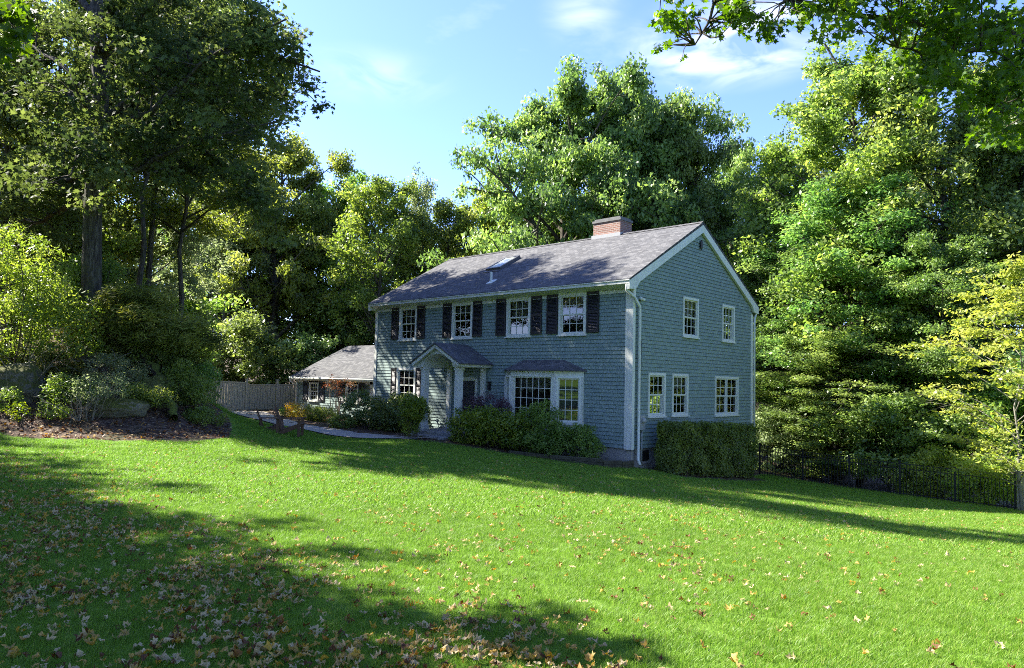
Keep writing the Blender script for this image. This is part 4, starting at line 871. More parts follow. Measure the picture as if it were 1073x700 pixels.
shrub('leafy_shrub', 'taller dark green shrub before the right pane of the bay window', (-2.75, -1.4), [(0, 0, .9, .8, .6, .85), (.15, 0, 1.5, .45, .4, .4), (.25, 0, .5, .95, .7, .5), (.7, .1, .9, .4, .4, .6)], L_mid, .085, 10000, group=FB, asp=.45, crad=(.12, .24), stems=16, open_=.9)
shrub('boxwood', 'dark boxwood between the bay window and the white corner board', (-1.35, -.85), [(0, 0, .5, .72, .55, .55), (-.1, 0, .9, .5, .45, .35)], L_box, .055, 10000, group=FB, crad=(.1, .18))
# small red leaved tree in front of the wing
rg = np.random.default_rng(4)
shrub('japanese_maple', 'thin little red leaved maple before the wing windows', (-17.9, .4), [(-.6, 0, 1.75, .8, .5, .3), (.5, 0, 1.8, .8, .5, .3), (0, 0, 2.05, .7, .5, .25), (.2, 0, 1.35, .5, .4, .3)], L_red, .07, 900, group=None, stems=12, open_=.4, stem_r=.025, cat='small tree', crad=(.15, .3), power=.8)
for px, d, yt, lb in ((985, 27.2, 1.0, 'yellow leaved bush behind the black fence, left of the other one'), (1042, 25.8, 1.0, 'yellow leaved bush behind the black fence, under the yellow sapling')):
    shrub('yellow_bush', lb, at(px, 500, d)[:2], [(-.6, -.5, .8, 1.0, .9, .85), (.5, .5, .9, 1.0, .9, .85), (0, 0, 1.5, .8, .8, .5)], L_yellow, .12, 7000, group='yellow bushes behind the black fence', crad=(.2, .4), asp=.5)
for px, d, lb in ((815, 33.5, 'bright green bush behind the left end of the black fence'),):
    shrub('woodland_bush', lb, at(px, 500, d)[:2], [(-.8, -.6, 1.0, 1.5, 1.2, 1.1), (.8, .7, 1.2, 1.5, 1.2, 1.1), (0, 0, 2.3, 1.2, 1.1, .9)], L_pale if px < 830 else L_bright, .13, 8000, group='bright bushes behind the black fence', crad=(.2, .45), asp=.5, flat=.4, cat='bush')
# the two halves of the clipped hedge
def hedge(label, x0, x1, y0, y1, ztop, n, seed):
    rg = np.random.default_rng(seed); cx, cy_ = (x0+x1)/2, (y0+y1)/2; zg = gz(cx, cy_); m = n
    fr = rg.random(m); P = np.empty((m, 3)); Nm = rg.normal(0, .55, (m, 3))
    A = [(y1-y0)*2.0]*2+[(x1-x0)*2.0]*2+[(x1-x0)*(y1-y0)]; A = np.array(A)/sum(A); s = rg.choice(5, m, p=A); u, v = rg.random(m), rg.random(m)**.85; dp = np.abs(rg.normal(0, .08, m))
    X = np.where(s == 0, x0+dp, np.where(s == 1, x1-dp, x0+u*(x1-x0))); Y = np.where(s < 2, y0+u*(y1-y0), np.where(s == 2, y0+dp, np.where(s == 3, y1-dp, y0+v*(y1-y0))))
    g = ground(X, Y); zt = ztop-.05*(Y-.7); zt = zt+.05*np.sin(Y*5.3)+.03*np.sin(Y*13+X*7); Zz = np.where(s == 4, zt-dp, g+.05+v*(zt-g-.05))
    bul = .07*np.sin(Y*4.1+Zz*3)+.05*np.sin(Zz*8+Y*2+1)+.04*np.sin(Y*11-Zz*6); X = X+np.where(s == 1, bul, 0)+np.where(s == 0, -bul, 0); Y = Y+np.where(s == 2, -bul, np.where(s == 3, bul, 0))
    X += np.where(s == 1, -.12*(np.clip((Zz-g)/(zt-g), 0, 1) < .12), 0); rr = rg.normal(0, .03, (m, 3))
    P = np.stack([X, Y, Zz], 1)+rr; Nm[:, 0] += (s == 1)*1.-(s == 0)*1.; Nm[:, 1] += (s == 3)*1.-(s == 2)*1.; Nm[:, 2] += (s == 4)*1.+.3
    tt = .45+.25*np.sin(Y*3.7+Zz*2.1)*np.sin(Zz*5+X*3)+rg.normal(0, .18, m)
    e = tag(empty('clipped_hedge', (cx, cy_, zg)), label, 'hedge', 'clipped hedge beside the gable wall')
    w = Wood()
    for k in range(26):
        a = np.array([rg.uniform(x0+.2, x1-.2), rg.uniform(y0+.2, y1-.2), 0]); a[2] = gz(a[0], a[1])-.05
        w.add(bend(a, a+np.array([rg.normal(0, .15), rg.normal(0, .2), 1.7]), .03, rg, 5), np.linspace(.02, .005, 5), 5)
    c = np.array([cx, cy_, zg]); wm = w.mesh('stems'); wm.transform(Matrix.Translation(-Vector(c))); link('stems', wm, e, bark_twig)
    link('foliage', leaf_mesh('foliage', P-c, Nm, .078, tt, rg, aspect=.45), e, L_box)
hedge('nearer half of the clipped hedge by the meter on the gable wall', .45, 1.3, .75, 3.6, .9, 24000, 1)
hedge('farther half of the clipped hedge at the back corner of the house', .42, 1.28, 3.66, 6.7, .93, 24000, 2)

# ---- planted bank on the left
def rock(label, px, py, d, sx, sy, sz, seed, mat=stone_m, rz=0., sink=.35, name='boulder', tilt=(0, 0)):
    import bmesh
    from mathutils import noise
    p = at(px, py, d); z = gz(p[0], p[1]); bm = bmesh.new(); bmesh.ops.create_icosphere(bm, subdivisions=5, radius=1)
    off = Vector((seed*3.7, seed*1.3, seed*2.1))
    for v in bm.verts:
        c = v.co.copy(); n_ = noise.fractal(c*1.1+off, 1, 2, 4)*.28+noise.fractal(c*4+off, 1, 2, 4)*.05
        pl_ = Vector((round(c.x*1.4)/1.4, round(c.y*1.4)/1.4, round(c.z*1.4)/1.4)); c = c.lerp(pl_, .13)*(1+n_); v.co = Vector((c.x*sx, c.y*sy, c.z*sz))
    for f in bm.faces: f.smooth = True
    me = bpy.data.meshes.new(name); bm.to_mesh(me); bm.free(); o = link(name, me, None, mat); o.location = (p[0], p[1], z+sz*(1-2*sink)); o.rotation_euler = (tilt[0], tilt[1], rz)
    tag(o, label, 'rock', 'mossy rocks in the planted bank'); return o
rock('large smooth grey green boulder at the left edge of the bank', 8, 425, 19.6, 1.0, .8, .8, 1, rz=.7, sink=.33)
rock('mossy block standing above the fallen mossy log', 160, 428, 20.3, .5, .45, .45, 2, rz=.3)
rock('flat mossy ledge rock at the foot of the bank, in front of the yew', 122, 447, 18.8, .75, .4, .3, 3, rz=.8, sink=.3)
rock('grey stone below the low white stemmed shrub', 60, 410, 20.5, .45, .4, .3, 4)
rock('rounded mossy hump in the middle of the bank under the yew', 95, 395, 21.5, .5, .5, .45, 5, rz=1)
def mossy_log(label, pts, r):
    P = np.array([at(*q) for q in pts]); P[:, 2] = ground(P[:, 0], P[:, 1])+np.array([.55, .4, .12]) ; t = np.linspace(0, 1, 14); s = np.linspace(0, 1, len(P)); Q = np.stack([np.interp(t, s, P[:, k]) for k in range(3)], 1)
    Q += np.random.default_rng(3).normal(0, .045, Q.shape); w = Wood(); w.add(Q, r*(1+.3*np.sin(t*9)+.2*np.sin(t*31)), 10)
    tag(link('mossy_log', w.mesh('mossy_log'), None, moss_log), label, 'log')
mossy_log('bright mossy fallen log running down the bank', [(150, 397, 21.5), (172, 412, 20.6), (183, 438, 19.2)], .105)
BK = 'plants on the left bank'
def on(px, py, d): return at(px, py, d)[:2]
shrub('yew', 'dark spreading yew arching over the bank', on(145, 385, 21.8), [(-.9, -.7, 1.1, 1.2, 1.1, .95), (.1, .1, 1.3, 1.3, 1.2, 1.0), (1.0, 1.0, .9, 1.0, .9, .75), (-.2, -.2, 1.9, .9, .9, .6)], L_yew, .17, 30000, asp=.16, group=BK, crad=(.25, .5), flat=.7, up=.5, out=.6, stems=22, stem_r=.03, along=np.array([.6, .5, .35]), tvar=.3)
shrub('bank_shrub', 'bright green leggy shrub with small yellow flowers at the left edge', on(15, 350, 20.5), [(-.5, -.5, 2.8, 1.3, 1.2, 1.0), (.5, .5, 2.2, 1.2, 1.1, 1.0), (.0, 0, 3.7, 1.0, 1.0, .8), (1.1, 1.1, 1.4, 1.0, .9, .8), (-1.0, -1.0, 1.6, .8, .8, .8), (1.3, 1.0, 2.3, .7, .7, .5), (0, .2, 1.0, 1.1, .9, .8), (-.8, -.6, 1.0, .9, .8, .7)], L_bright, .12, 15000, asp=.36, group=BK, crad=(.2, .38), stems=34, stem_r=.022, open_=.8)
shrub('bank_shrub', 'leafy green shrub between the bright shrub and the yew', on(85, 350, 22.5), [(0, 0, 1.6, 1.0, .9, .8), (-.6, -.6, 2.0, .8, .8, .6), (.3, .3, 2.5, .7, .7, .5)], L_mid, .10, 12000, asp=.4, group=BK, crad=(.2, .35), stems=24, stem_r=.02)
shrub('fern', 'fresh green fern tuft in the middle of the bank', on(58, 392, 20.3), [(0, 0, .6, .6, .6, .5), (.3, .3, .35, .4, .4, .3)], L_yew, .09, 7000, asp=.2, group=BK, cat='fern', crad=(.15, .25), up=.8)
shrub('bank_shrub', 'olive shrub at the right end of the bank near the wooden fence', on(196, 425, 20.8), [(-.2, -.2, .6, .65, .6, .55), (.35, .3, .45, .55, .5, .4), (-.1, -.1, 1.0, .45, .45, .35)], L_olive, .07, 9000, asp=.4, group=BK, crad=(.14, .26))
shrub('low_shrub', 'low trailing shrub at the very tip of the bank', on(215, 445, 20.3), [(0, 0, .2, .7, .5, .28)], L_box, .06, 3500, asp=.4, group=BK, crad=(.1, .2))
shrub('twiggy_shrub', 'small bush with bare pale stems at the foot of the bank', on(88, 440, 18.4), [(.1, .1, .75, .5, .45, .35), (.5, .5, .85, .4, .4, .3)], L_pale, .05, 1900, asp=.5, group=BK, crad=(.1, .2), stems=20, stem_r=.014, stemm=bark_pale, open_=.7)
shrub('bank_shrub', 'grey green shrub above the twiggy bush', on(110, 415, 20), [(0, 0, .5, .6, .55, .45), (.5, .4, .4, .5, .5, .35)], L_pale, .06, 5000, asp=.4, group=BK, crad=(.14, .26))
shrub('fern', 'light green seedlings beside the big boulder', on(52, 440, 18.3), [(0, 0, .2, .35, .3, .22), (.35, .2, .15, .3, .25, .15)], L_bright, .07, 700, asp=.35, group=BK, cat='fern', crad=(.08, .16), open_=.6)
shrub('fern', 'small yellowish seedlings in the leaf litter left of the boulder foot', on(18, 447, 18), [(0, 0, .25, .25, .25, .22)], L_euon, .08, 300, asp=.35, group=BK, cat='fern', crad=(.08, .16), open_=.6)
shrub('fern', 'dark fern above the large boulder', on(30, 385, 20.8), [(0, 0, .5, .8, .6, .4)], L_yew, .10, 5000, asp=.22, group=BK, cat='fern', crad=(.15, .3), up=.8)
shrub('low_shrub', 'low green plants climbing the bank beside the mossy log', on(205, 415, 23), [(0, 0, .5, .7, .7, .45)], L_mid, .08, 5000, asp=.4, group=BK, crad=(.14, .28))
shrub('fern', 'arching fern between the big boulder and the twiggy bush', on(66, 425, 19.0), [(0, 0, .4, .6, .5, .4), (.4, .4, .3, .4, .4, .3)], L_bright, .10, 2600, asp=.22, group=BK, cat='fern', crad=(.15, .28), up=.8)
shrub('low_shrub', 'dark low shrub at the left edge beneath the big boulder', on(2, 436, 18.6), [(0, 0, .25, .6, .5, .3)], L_mid, .07, 2400, asp=.4, group=BK, crad=(.1, .22))
shrub('bank_shrub', 'deep green shrub right behind the mossy log', on(160, 405, 21.6), [(0, 0, .6, .7, .7, .5), (.6, .5, .5, .6, .5, .45)], L_mid, .08, 6000, asp=.4, group=BK, crad=(.14, .28))
shrub('low_shrub', 'green shrub draped over the ledge rock at the foot of the bank', on(140, 440, 19.4), [(0, 0, .35, .6, .45, .25), (.5, .4, .25, .5, .4, .22)], L_olive, .065, 3600, asp=.4, group=BK, crad=(.1, .22))
# dead twigs arching over the bank
def twigs(label, px, py, d, n, L, seed):
    rg = np.random.default_rng(seed); p = at(px, py, d); b = np.array([p[0], p[1], gz(p[0], p[1])]); w = Wood()
    for k in range(n):
        a = rg.normal(0, .12, 3); a[2] = 0; e = a+np.array([rg.normal(.2, .6), rg.normal(.2, .6), rg.uniform(.5, 1.1)])*L; pp = bend(a, e, .12, rg, 7, .15); w.add(pp, np.linspace(.011, .003, 7), 4)
        for q in range(3): j = rg.integers(2, 6); w.add(bend(pp[j], pp[j]+rg.normal(0, .25, 3)*L+np.array([0, 0, .1]), .1, rg, 4), np.linspace(.006, .002, 4), 3)
    o = link('bare_twigs', w.mesh('bare_twigs'), None, bark_pale); o.location = b; tag(o, label, 'twigs', 'bare twigs on the bank')
twigs('tangle of bare twigs under the bright shrub at the left', 30, 400, 19.6, 22, 1.5, 1); twigs('bare pale twigs sprouting at the foot of the bank', 84, 446, 18.2, 14, .9, 2)

# ------------------------------------------------------------------ fences
def ang2(a, b): return math.atan2(b[1]-a[1], b[0]-a[0])
def black_fence():
    A, B = at(796, 490, 29.2)[:2], at(1064, 530, 23.7)[:2]; L = np.hypot(*(B-A)); zA, zB = gz(*A), gz(*B)
    root = tag(empty('metal_fence', (A[0], A[1], zA)), 'black metal picket fence along the low side of the lawn', 'fence'); D2 = (B-A)/L
    def pt(s, z): q = A+D2*s; return (q[0]-A[0], q[1]-A[1], gz(*q)-zA+z)
    n = 80; hh = 1.2
    for k in range(n+1):
        s = L*k/n; po = k % 16 == 0; r = .032 if po else .0095
        b = MB(); x, y, z = pt(s, 0); b.bar((x, y, z-.1), (x, y, z+(hh+.05 if po else hh)), 2*r, 2*r, (D2[0], D2[1], 0))
        if po: b.bar((x, y, z+hh+.05), (x, y, z+hh+.08), .085, .085, (D2[0], D2[1], 0))
        b.build('post' if po else 'picket', black_metal, root)
    for zz in (.1, hh-.2, hh-.02):
        b = MB()
        for k in range(5): b.bar(pt(L*k/5, zz), pt(L*(k+1)/5, zz), .03, .025)
        b.build('rail', black_metal, root)
    return B
Bf = black_fence()
def plank_fence(name, label, stations, gate=None, th=.02, group=None):
    """stations: (x, y, height of the panel to the next station, post height)"""
    x0, y0 = stations[0][:2]; z0 = gz(x0, y0); root = tag(empty(name, (x0, y0, z0)), label, 'fence', group); rg = np.random.default_rng(3)
    for k, (x, y, h, ph) in enumerate(stations):
        zb = gz(x, y)-z0; MB().box(x-x0-.06, x-x0+.06, y-y0-.06, y-y0+.06, zb-.1, zb+ph).box(x-x0-.08, x-x0+.08, y-y0-.08, y-y0+.08, zb+ph, zb+ph+.04).build('post', fence_wood, root, bevel=.006)
        if k == len(stations)-1: continue
        x2, y2 = stations[k+1][:2]; L = math.hypot(x2-x, y2-y); dx, dy = (x2-x)/L, (y2-y)/L; zb2 = gz(x2, y2)-z0; n = int((L-.12)/.14); b = MB()
        for q in range(n):
            s = .07+(L-.14)*(q+.5)/n; zz = zb+(zb2-zb)*s/L; o = rg.uniform(-.004, .004)
            c = Vector((x-x0+dx*s-dy*o, y-y0+dy*s+dx*o, zz)); b.bar(c+Vector((0, 0, .1)), c+Vector((0, 0, h-.08+rg.uniform(-.006, .006))), .132, th, (-dy, dx, 0) if False else (-dy, dx, 0))
        b.build('gate_panel' if gate == k else 'plank_panel', fence_wood, root)
        b = MB(); 
        for zz in (.12, h-.05): b.bar((x-x0+dx*.06, y-y0+dy*.06, zb+zz), (x2-x0-dx*.06, y2-y0-dy*.06, zb2+zz), .07, .07)
        b.build('rail', fence_wood, root)
q = [at(313, 431, 43)[:2], at(289, 431, 42.6)[:2], at(257, 431, 42.2)[:2], at(222, 431, 41)[:2], at(204, 431, 38.8)[:2], at(178, 431, 36)[:2]]
plank_fence('plank_fence', 'weathered grey board fence with a gate at the left of the wing', [(q[0][0], q[0][1], 1.62, 1.65), (q[1][0], q[1][1], 1.62, 1.85), (q[2][0], q[2][1], 1.75, 1.95), (q[3][0], q[3][1], 1.85, 2.35), (q[4][0], q[4][1], 1.85, 1.95), (q[5][0], q[5][1], 1.85, 1.95)], gate=2)
dq = (Bf-at(796, 490, 29.2)[:2]); dq /= np.hypot(*dq); e1 = Bf+dq*.12; e2 = e1+dq*1.9; e3 = e2+dq*1.9
plank_fence('plank_fence', 'grey board fence starting at the right edge of the photo', [(e1[0], e1[1], 1.25, 1.3), (e2[0], e2[1], 1.25, 1.3), (e3[0], e3[1], 1.25, 1.3)])
# timber edging below the shrubs by the near corner
ed = [(-3.4, -2.2), (-1.9, -1.85), (-.15, -1.35), (.22, -.85), (.2, -.2)]
b = MB()
for (a, c) in zip(ed[:-1], ed[1:]):
    za, zc_ = gz(*a), gz(*c)
    for k in range(1 if a[0] < -3 else 2): b.bar((a[0], a[1], min(za, zc_)+.06+k*.125 if a[0] > -2 else za+.04+k*.1), (c[0], c[1], min(za, zc_)+.06+k*.125 if a[0] > -2 else zc_+.1+k*.1), .1, .12)
tag(b.build('timber_edging', timber_m, None, bevel=.008), 'dark weathered timber edging holding the bed at the near house corner', 'edging')

# ------------------------------------------------------------------ adirondack chairs
def adirondack(label, px, py, d, rz):
    p = at(px, py, d); e = tag(empty('adirondack_chair', (p[0], p[1], gz(p[0], p[1])), rz), label, 'chair', 'adirondack chairs on the lawn')
    # the chair faces +x
    for s_ in (-1, 1):
        y = s_*.27
        MB().prism([(.36, .30), (.42, .34), (.40, .40), (.30, .41), (-.45, .06), (-.45, -.0), (-.32, .0)], 'y', y-.012, y+.012).build('side_stringer', chair_wood, e, bevel=.003)
        MB().box(.30, .39, y+s_*.014-.012, y+s_*.014+.012, 0, .56).build('leg', chair_wood, e, bevel=.003)
        MB().box(-.36, -.28, y+s_*.014-.012, y+s_*.014+.012, .12, .56).build('leg', chair_wood, e, bevel=.003)
        b = MB(); pts = [(.46, -.05), (.48, .03), (.44, .08), (0, .07), (-.36, .03), (-.36, -.03), (.2, -.06)]; b.prism([(x_, s_*(.31)+y_*1.0*s_) for x_, y_ in pts], 'z', .561, .583); b.build('arm', chair_wood, e, bevel=.003)
    b = MB()
    for k in range(6): t = k/5; x = .40-.62*t; z = .415-.21*t; b.bar((x, -.28, z), (x, .28, z), .085, .02, (0, 0, 1))
    b.build('seat', chair_wood, e)
    b = MB()
    for k in range(7):
        y = (k-3)*.082; ht = .92-.10*abs(k-3)**1.5*.35; a = Vector((-.18, y*.85, .18)); t = Vector((-.48, y*1.12, ht+.04)); b.bar(a, t, .02, .072, (0, 1, 0))
    b.build('backrest', chair_wood, e)
    b = MB(); b.bar((-.335, -.3, .545), (-.335, .3, .545), .05, .03).bar((-.43, -.26, .80), (-.43, .26, .80), .03, .04); b.build('back_rail', chair_wood, e)
adirondack('dark wooden adirondack chair on the lawn, the right one with its fan back in view', 303, 458, 22.6, .85)
adirondack('dark wooden adirondack chair seen edge on behind the other chair', 283, 453, 24.2, 1.12)

# ------------------------------------------------------------------ grass and fallen leaves
def visible_lawn(n, rg, d0, d1, pw=1.):
    """random lawn spots inside the view between two distances"""
    out = []
    tot = 0
    while tot < n:
        m = n*3; d = d0+(d1-d0)*rg.random(m)**pw; s = rg.uniform(-.80, .80, m)*(d+1.2)
        fw2 = FW[:2]/np.hypot(*FW[:2]); rt2 = RT[:2]/np.hypot(*RT[:2]); P = CAM[:2]+fw2*d[:, None]+rt2*s[:, None]
        keep = rg.random(m) < (d+1.2)/(d1+1.2); P = P[keep]; P = P[poly_sd(P[:, 0], P[:, 1], LAWN) > .03]; out.append(P); tot += len(P)
    return np.concatenate(out)[:n]
def tuft_mesh(name, seed, n, rad, h, wd):
    rg = np.random.default_rng(seed); a = rg.uniform(0, 6.283, n); r = rad*np.sqrt(rg.random(n)); b = np.stack([np.cos(a)*r, np.sin(a)*r, np.full(n, -.01)], 1)
    hh = h*rg.uniform(.55, 1.25, n); ln = rg.uniform(.1, 1.1, n)*hh; az = rg.uniform(0, 6.283, n); dr = np.stack([np.cos(az), np.sin(az), 0*az], 1); s = np.stack([-np.sin(az+.6), np.cos(az+.6), 0*az], 1)*(wd*rg.uniform(.7, 1.3, n))[:, None]
    up = np.array([0, 0, 1.]); m1 = b+dr*(ln*.35)[:, None]+up*(hh*.6)[:, None]; tp = b+dr*ln[:, None]+up*hh[:, None]
    V = np.stack([b-s, b+s, m1+s*.8, m1-s*.8, tp+s*.15, tp-s*.15], 1).reshape(-1, 3); i = np.arange(n)*6
    Fq = np.concatenate([np.stack([i, i+1, i+2, i+3], 1), np.stack([i+3, i+2, i+4, i+5], 1)]); return np_mesh(name, V, Fq, tint=np.repeat(np.clip(rg.normal(.5, .28, n), 0, 1), 6))
def grass(name, label, P, tuft_args, smin, smax, rg):
    me = bpy.data.meshes.new(name); V = np.c_[P, ground(P[:, 0], P[:, 1])].astype(np.float32); me.vertices.add(len(V)); me.vertices.foreach_set('co', V.ravel())
    o = link(name, me); tag(o, label, 'grass', kind='stuff')
    tm = tuft_mesh(name+'_tuft', *tuft_args); tm.materials.append(L_grass); to = bpy.data.objects.new(name+'_tuft', tm)
    ng = bpy.data.node_groups.new(name, 'GeometryNodeTree'); ng.interface.new_socket('Geometry', in_out='INPUT', socket_type='NodeSocketGeometry'); ng.interface.new_socket('Geometry', in_out='OUTPUT', socket_type='NodeSocketGeometry')
    gi, go = ng.nodes.new('NodeGroupInput'), ng.nodes.new('NodeGroupOutput'); ip = ng.nodes.new('GeometryNodeInstanceOnPoints'); oi = ng.nodes.new('GeometryNodeObjectInfo'); oi.inputs['Object'].default_value = to; oi.inputs['As Instance'].default_value = True
    rv = ng.nodes.new('FunctionNodeRandomValue'); rv.data_type = 'FLOAT_VECTOR'; rv.inputs[0].default_value = (-.12, -.12, 0); rv.inputs[1].default_value = (.12, .12, 6.283)
    rs = ng.nodes.new('FunctionNodeRandomValue'); rs.data_type = 'FLOAT'; rs.inputs[2].default_value = smin; rs.inputs[3].default_value = smax; rs.inputs['Seed'].default_value = 5
    ng.links.new(gi.outputs[0], ip.inputs['Points']); ng.links.new(oi.outputs['Geometry'], ip.inputs['Instance']); ng.links.new(rv.outputs[0], ip.inputs['Rotation']); ng.links.new(rs.outputs[1], ip.inputs['Scale']); ng.links.new(ip.outputs[0], go.inputs[0])
    md = o.modifiers.new('grass', 'NODES'); md.node_group = ng; return o
rg = np.random.default_rng(12)
grass('near_grass', 'short green lawn grass in the foreground', visible_lawn(20000, rg, 2.6, 10, 1.), (1, 60, .09, .042, .0015), .7, 1.25, rg)
grass('far_grass', 'mown lawn grass running up to the house and fence', visible_lawn(34000, rg, 9.5, 31, 1.1), (2, 46, .22, .045, .0036), .7, 1.2, rg)

LEAF_KINDS = [('tan', .62), ('pale', .98), ('brown', .06), ('orange', .3), ('yellow', .48), ('white', .9)]
def fallen(rg, tint, size):
    an = np.array([-1.57, -1.15, -.75, -.45, -.1, .25, .5, .85, 1.15, 1.57, 1.99, 2.29, 2.64, 2.89, 3.24, 3.59, 3.89, 4.29]); ra = np.array([.1, .45, .4, .62, .78, .52, .62, .9, .62, 1.0, .62, .9, .62, .52, .78, .62, .4, .45])*rg.uniform(.85, 1.12, 18)
    x, y = np.cos(an)*ra*.5, np.sin(an)*ra*.5; cu, cv, ph = rg.uniform(.5, 2.4), rg.uniform(-1.2, 1.4), rg.uniform(0, 6)
    def zf(x, y): return cu*x*x+cv*y*y+.16*np.sin(x*9+ph)*np.cos(y*8)
    mx_, my = x*.5, y*.5; V = np.concatenate([[(0, 0, zf(0, 0))], np.stack([mx_, my, zf(mx_, my)], 1), np.stack([x, y, zf(x, y)+rg.normal(0, .02, 18)], 1)])*size
    F3 = []; n = 18
    for i in range(n): j = (i+1) % n; F3 += [(0, 1+i, 1+j, 1+j)]; F3 += [(1+i, 1+n+i, 1+n+j, 1+j)]
    return V, F3
def leaf_obj_mesh(k, tint, seed):
    rg = np.random.default_rng(seed); V, F3 = fallen(rg, tint, 1.); st = [(0, -.05, 0), (.012, -.05, 0), (.03, -.32, .06), (.02, -.32, .06)]
    me = bpy.data.meshes.new('fallen_leaf'); b = len(V); me.from_pydata([tuple(v) for v in V]+st, [], [tuple(dict.fromkeys(f)) for f in F3]+[(b, b+1, b+2, b+3)]); me.update()
    a = me.attributes.new('tint', 'FLOAT', 'POINT'); a.data.foreach_set('value', np.clip(np.random.default_rng(seed).normal(tint, .06, len(me.vertices)), 0, 1).astype(np.float32)); me.materials.append(L_dry); return me
LM = [(k, [leaf_obj_mesh(k, t, 100+i*7+j) for j in range(3)]) for i, (k, t) in enumerate(LEAF_KINDS)]
LBL = {'tan': 'curled tan leaf on the lawn', 'pale': 'pale bleached leaf on the lawn', 'brown': 'dark brown dry leaf on the lawn', 'orange': 'orange brown leaf on the lawn', 'yellow': 'yellow leaf on the lawn', 'white': 'pale bleached leaf on the lawn'}
rg = np.random.default_rng(31)
def scatter_px(n, rg):
    """pick ground spots so that leaves lie thick in the lower left and thin elsewhere"""
    out = []
    while len(out) < n:
        P = visible_lawn(6000, rg, 3.0, 22, 1.25); dv = np.c_[P, ground(P[:, 0], P[:, 1])]-CAM; zc2 = dv@FW; px = W0/2+F*(dv@RT)/zc2; py = H0/2-F*(dv@UP)/zc2
        lim = 470+px*.30; dens = np.clip((py-lim)/60, 0, 1)*np.clip((900-px)/300, .12, 1)*1.0+.05+.16*np.exp(-((px-730)/90)**2-((py-600)/60)**2)+.15*np.exp(-((px-480)/150)**2-((py-600)/45)**2)
        dens *= .45+.9*(np.sin(P[:, 0]*2.1+P[:, 1])*np.sin(P[:, 1]*1.7-P[:, 0]*.6) > -.2)
        k = (rg.random(len(P)) < dens*.75) & (px > -60) & (px < 1130) & (py < 760); out += [tuple(v) for v in P[k]]
    return np.array(out[:n])
SP = scatter_px(6200, rg); dd = (np.c_[SP, ground(SP[:, 0], SP[:, 1])]-CAM)@FW; dvp = np.c_[SP, ground(SP[:, 0], SP[:, 1])]-CAM; pxs = W0/2+F*(dvp@RT)/dd; pys = H0/2-F*(dvp@UP)/dd
inside = (pxs > 0) & (pxs < W0) & (pys < H0); order = np.lexsort((dd, ~inside)); near, far = order[:300], order[300:]
for i in near:
    kk = rg.choice(6, p=[.36, .24, .17, .05, .08, .10]); k, ms = LM[kk]; me = ms[rg.integers(3)]; o = bpy.data.objects.new('fallen_leaf', me); COL.objects.link(o); x, y = SP[i]
    o.location = (x, y, gz(x, y)+.022+rg.uniform(0, .03)); s = rg.uniform(.046, .1); o.scale = (s, s, s); o.rotation_euler = (rg.normal(0, .35)+(math.pi if rg.random() < .35 else 0), rg.normal(0, .35), rg.uniform(0, 6.28)); tag(o, ('large ' if s > .084 else 'small ' if s < .062 else '')+LBL[k]+(' in the left part' if pxs[i] < 300 else ' left of the middle' if pxs[i] < 540 else ' right of the middle' if pxs[i] < 780 else ' in the right part')+(', at the bottom edge' if pys[i] > 650 else ', nearest the camera' if False else ', farther back' if pys[i] < 600 else ''), 'fallen leaf', 'fallen leaves on the lawn')
VV, FF, TT, nb = [], [], [], 0
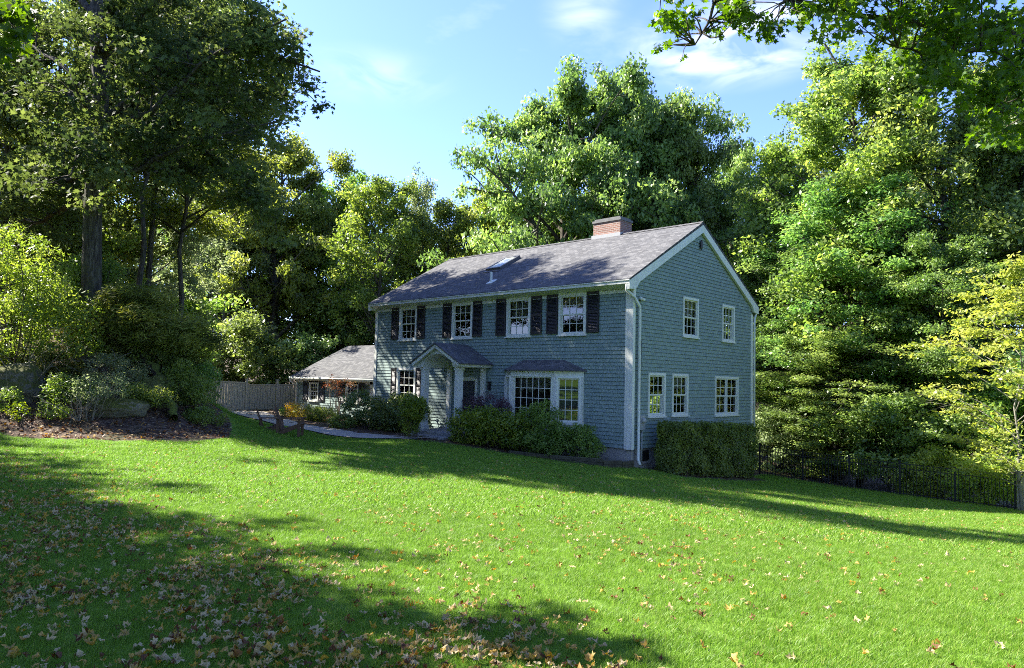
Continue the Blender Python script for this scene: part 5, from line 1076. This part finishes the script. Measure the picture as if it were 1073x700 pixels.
for i in far:
    kk = rg.choice(6, p=[.36, .24, .17, .05, .08, .10]); V, F3 = fallen(rg, 0, rg.uniform(.045, .095)); M = Matrix.Rotation(rg.uniform(0, 6.28), 3, 'Z') @ Matrix.Rotation(rg.normal(0, .4)+(math.pi if rg.random() < .35 else 0), 3, 'X') @ Matrix.Rotation(rg.normal(0, .35), 3, 'Y')
    V = V@np.array(M).T; V += np.array([SP[i][0], SP[i][1], gz(*SP[i])+.035]); VV.append(V); FF.append(np.array([f for f in F3 if len(set(f)) == 4])+nb); nb += len(V); TT.append(np.full(len(V), LEAF_KINDS[kk][1]+rg.normal(0, .05)))
tag(link('leaf_litter', np_mesh('leaf_litter', np.concatenate(VV), np.concatenate(FF), tint=np.concatenate(TT)), None, L_dry), 'scattered dry leaves farther out on the lawn', 'fallen leaves', kind='stuff')
# mulch chips, twigs and leaves on the bank and in the beds
rg = np.random.default_rng(61); VV, FF, TT, nb = [], [], [], 0
def bed_pts(n, poly):
    lo, hi = poly.min(0), poly.max(0); out = []
    while sum(map(len, out)) < n: P = rg.uniform(lo, hi, (n*2, 2)); out.append(P[(poly_sd(P[:, 0], P[:, 1], poly) > 0) & (poly_sd(P[:, 0], P[:, 1], LAWN) < 0)])
    return np.concatenate(out)[:n]
bank = np.array([at(-60, 460, 16.6)[:2], at(120, 462, 16.8)[:2], at(245, 458, 18.8)[:2], at(240, 450, 22)[:2], at(180, 430, 25)[:2], at(-60, 400, 24)[:2]]); beds = np.array([(-20, -3), (-8.8, -2.7), (-6.5, -3.0), (.2, -1.4), (.3, 0), (-20, 1.8)])
for P, n in ((bed_pts(6500, bank), 0), (bed_pts(1800, beds), 0)):
    m = len(P); C = np.c_[P, ground(P[:, 0], P[:, 1])+.03]; Nn = rg.normal(0, .4, (m, 3)); Nn[:, 2] += 1
    me = leaf_mesh('x', C, Nn, .085, rg.choice([.0, .1, .2, .35, .6, .9], m, p=[.3, .25, .15, .1, .1, .1]), rg, aspect=.5, fold=.1)
    co = np.empty(len(me.vertices)*3, np.float32); me.vertices.foreach_get('co', co); tt = np.empty(len(me.vertices), np.float32); me.attributes['tint'].data.foreach_get('value', tt); VV.append(co.reshape(-1, 3)); TT.append(tt); FF.append(np.arange(len(tt)).reshape(-1, 4)+nb); nb += len(tt); bpy.data.meshes.remove(me)
tag(link('mulch_chips', np_mesh('mulch_chips', np.concatenate(VV), np.concatenate(FF), tint=np.concatenate(TT)), None, L_dry), 'brown mulch and dead leaves covering the bank and the beds', 'mulch', kind='stuff')
print('objects', len(bpy.data.objects), 'faces', sum(len(m.polygons) for m in bpy.data.meshes))
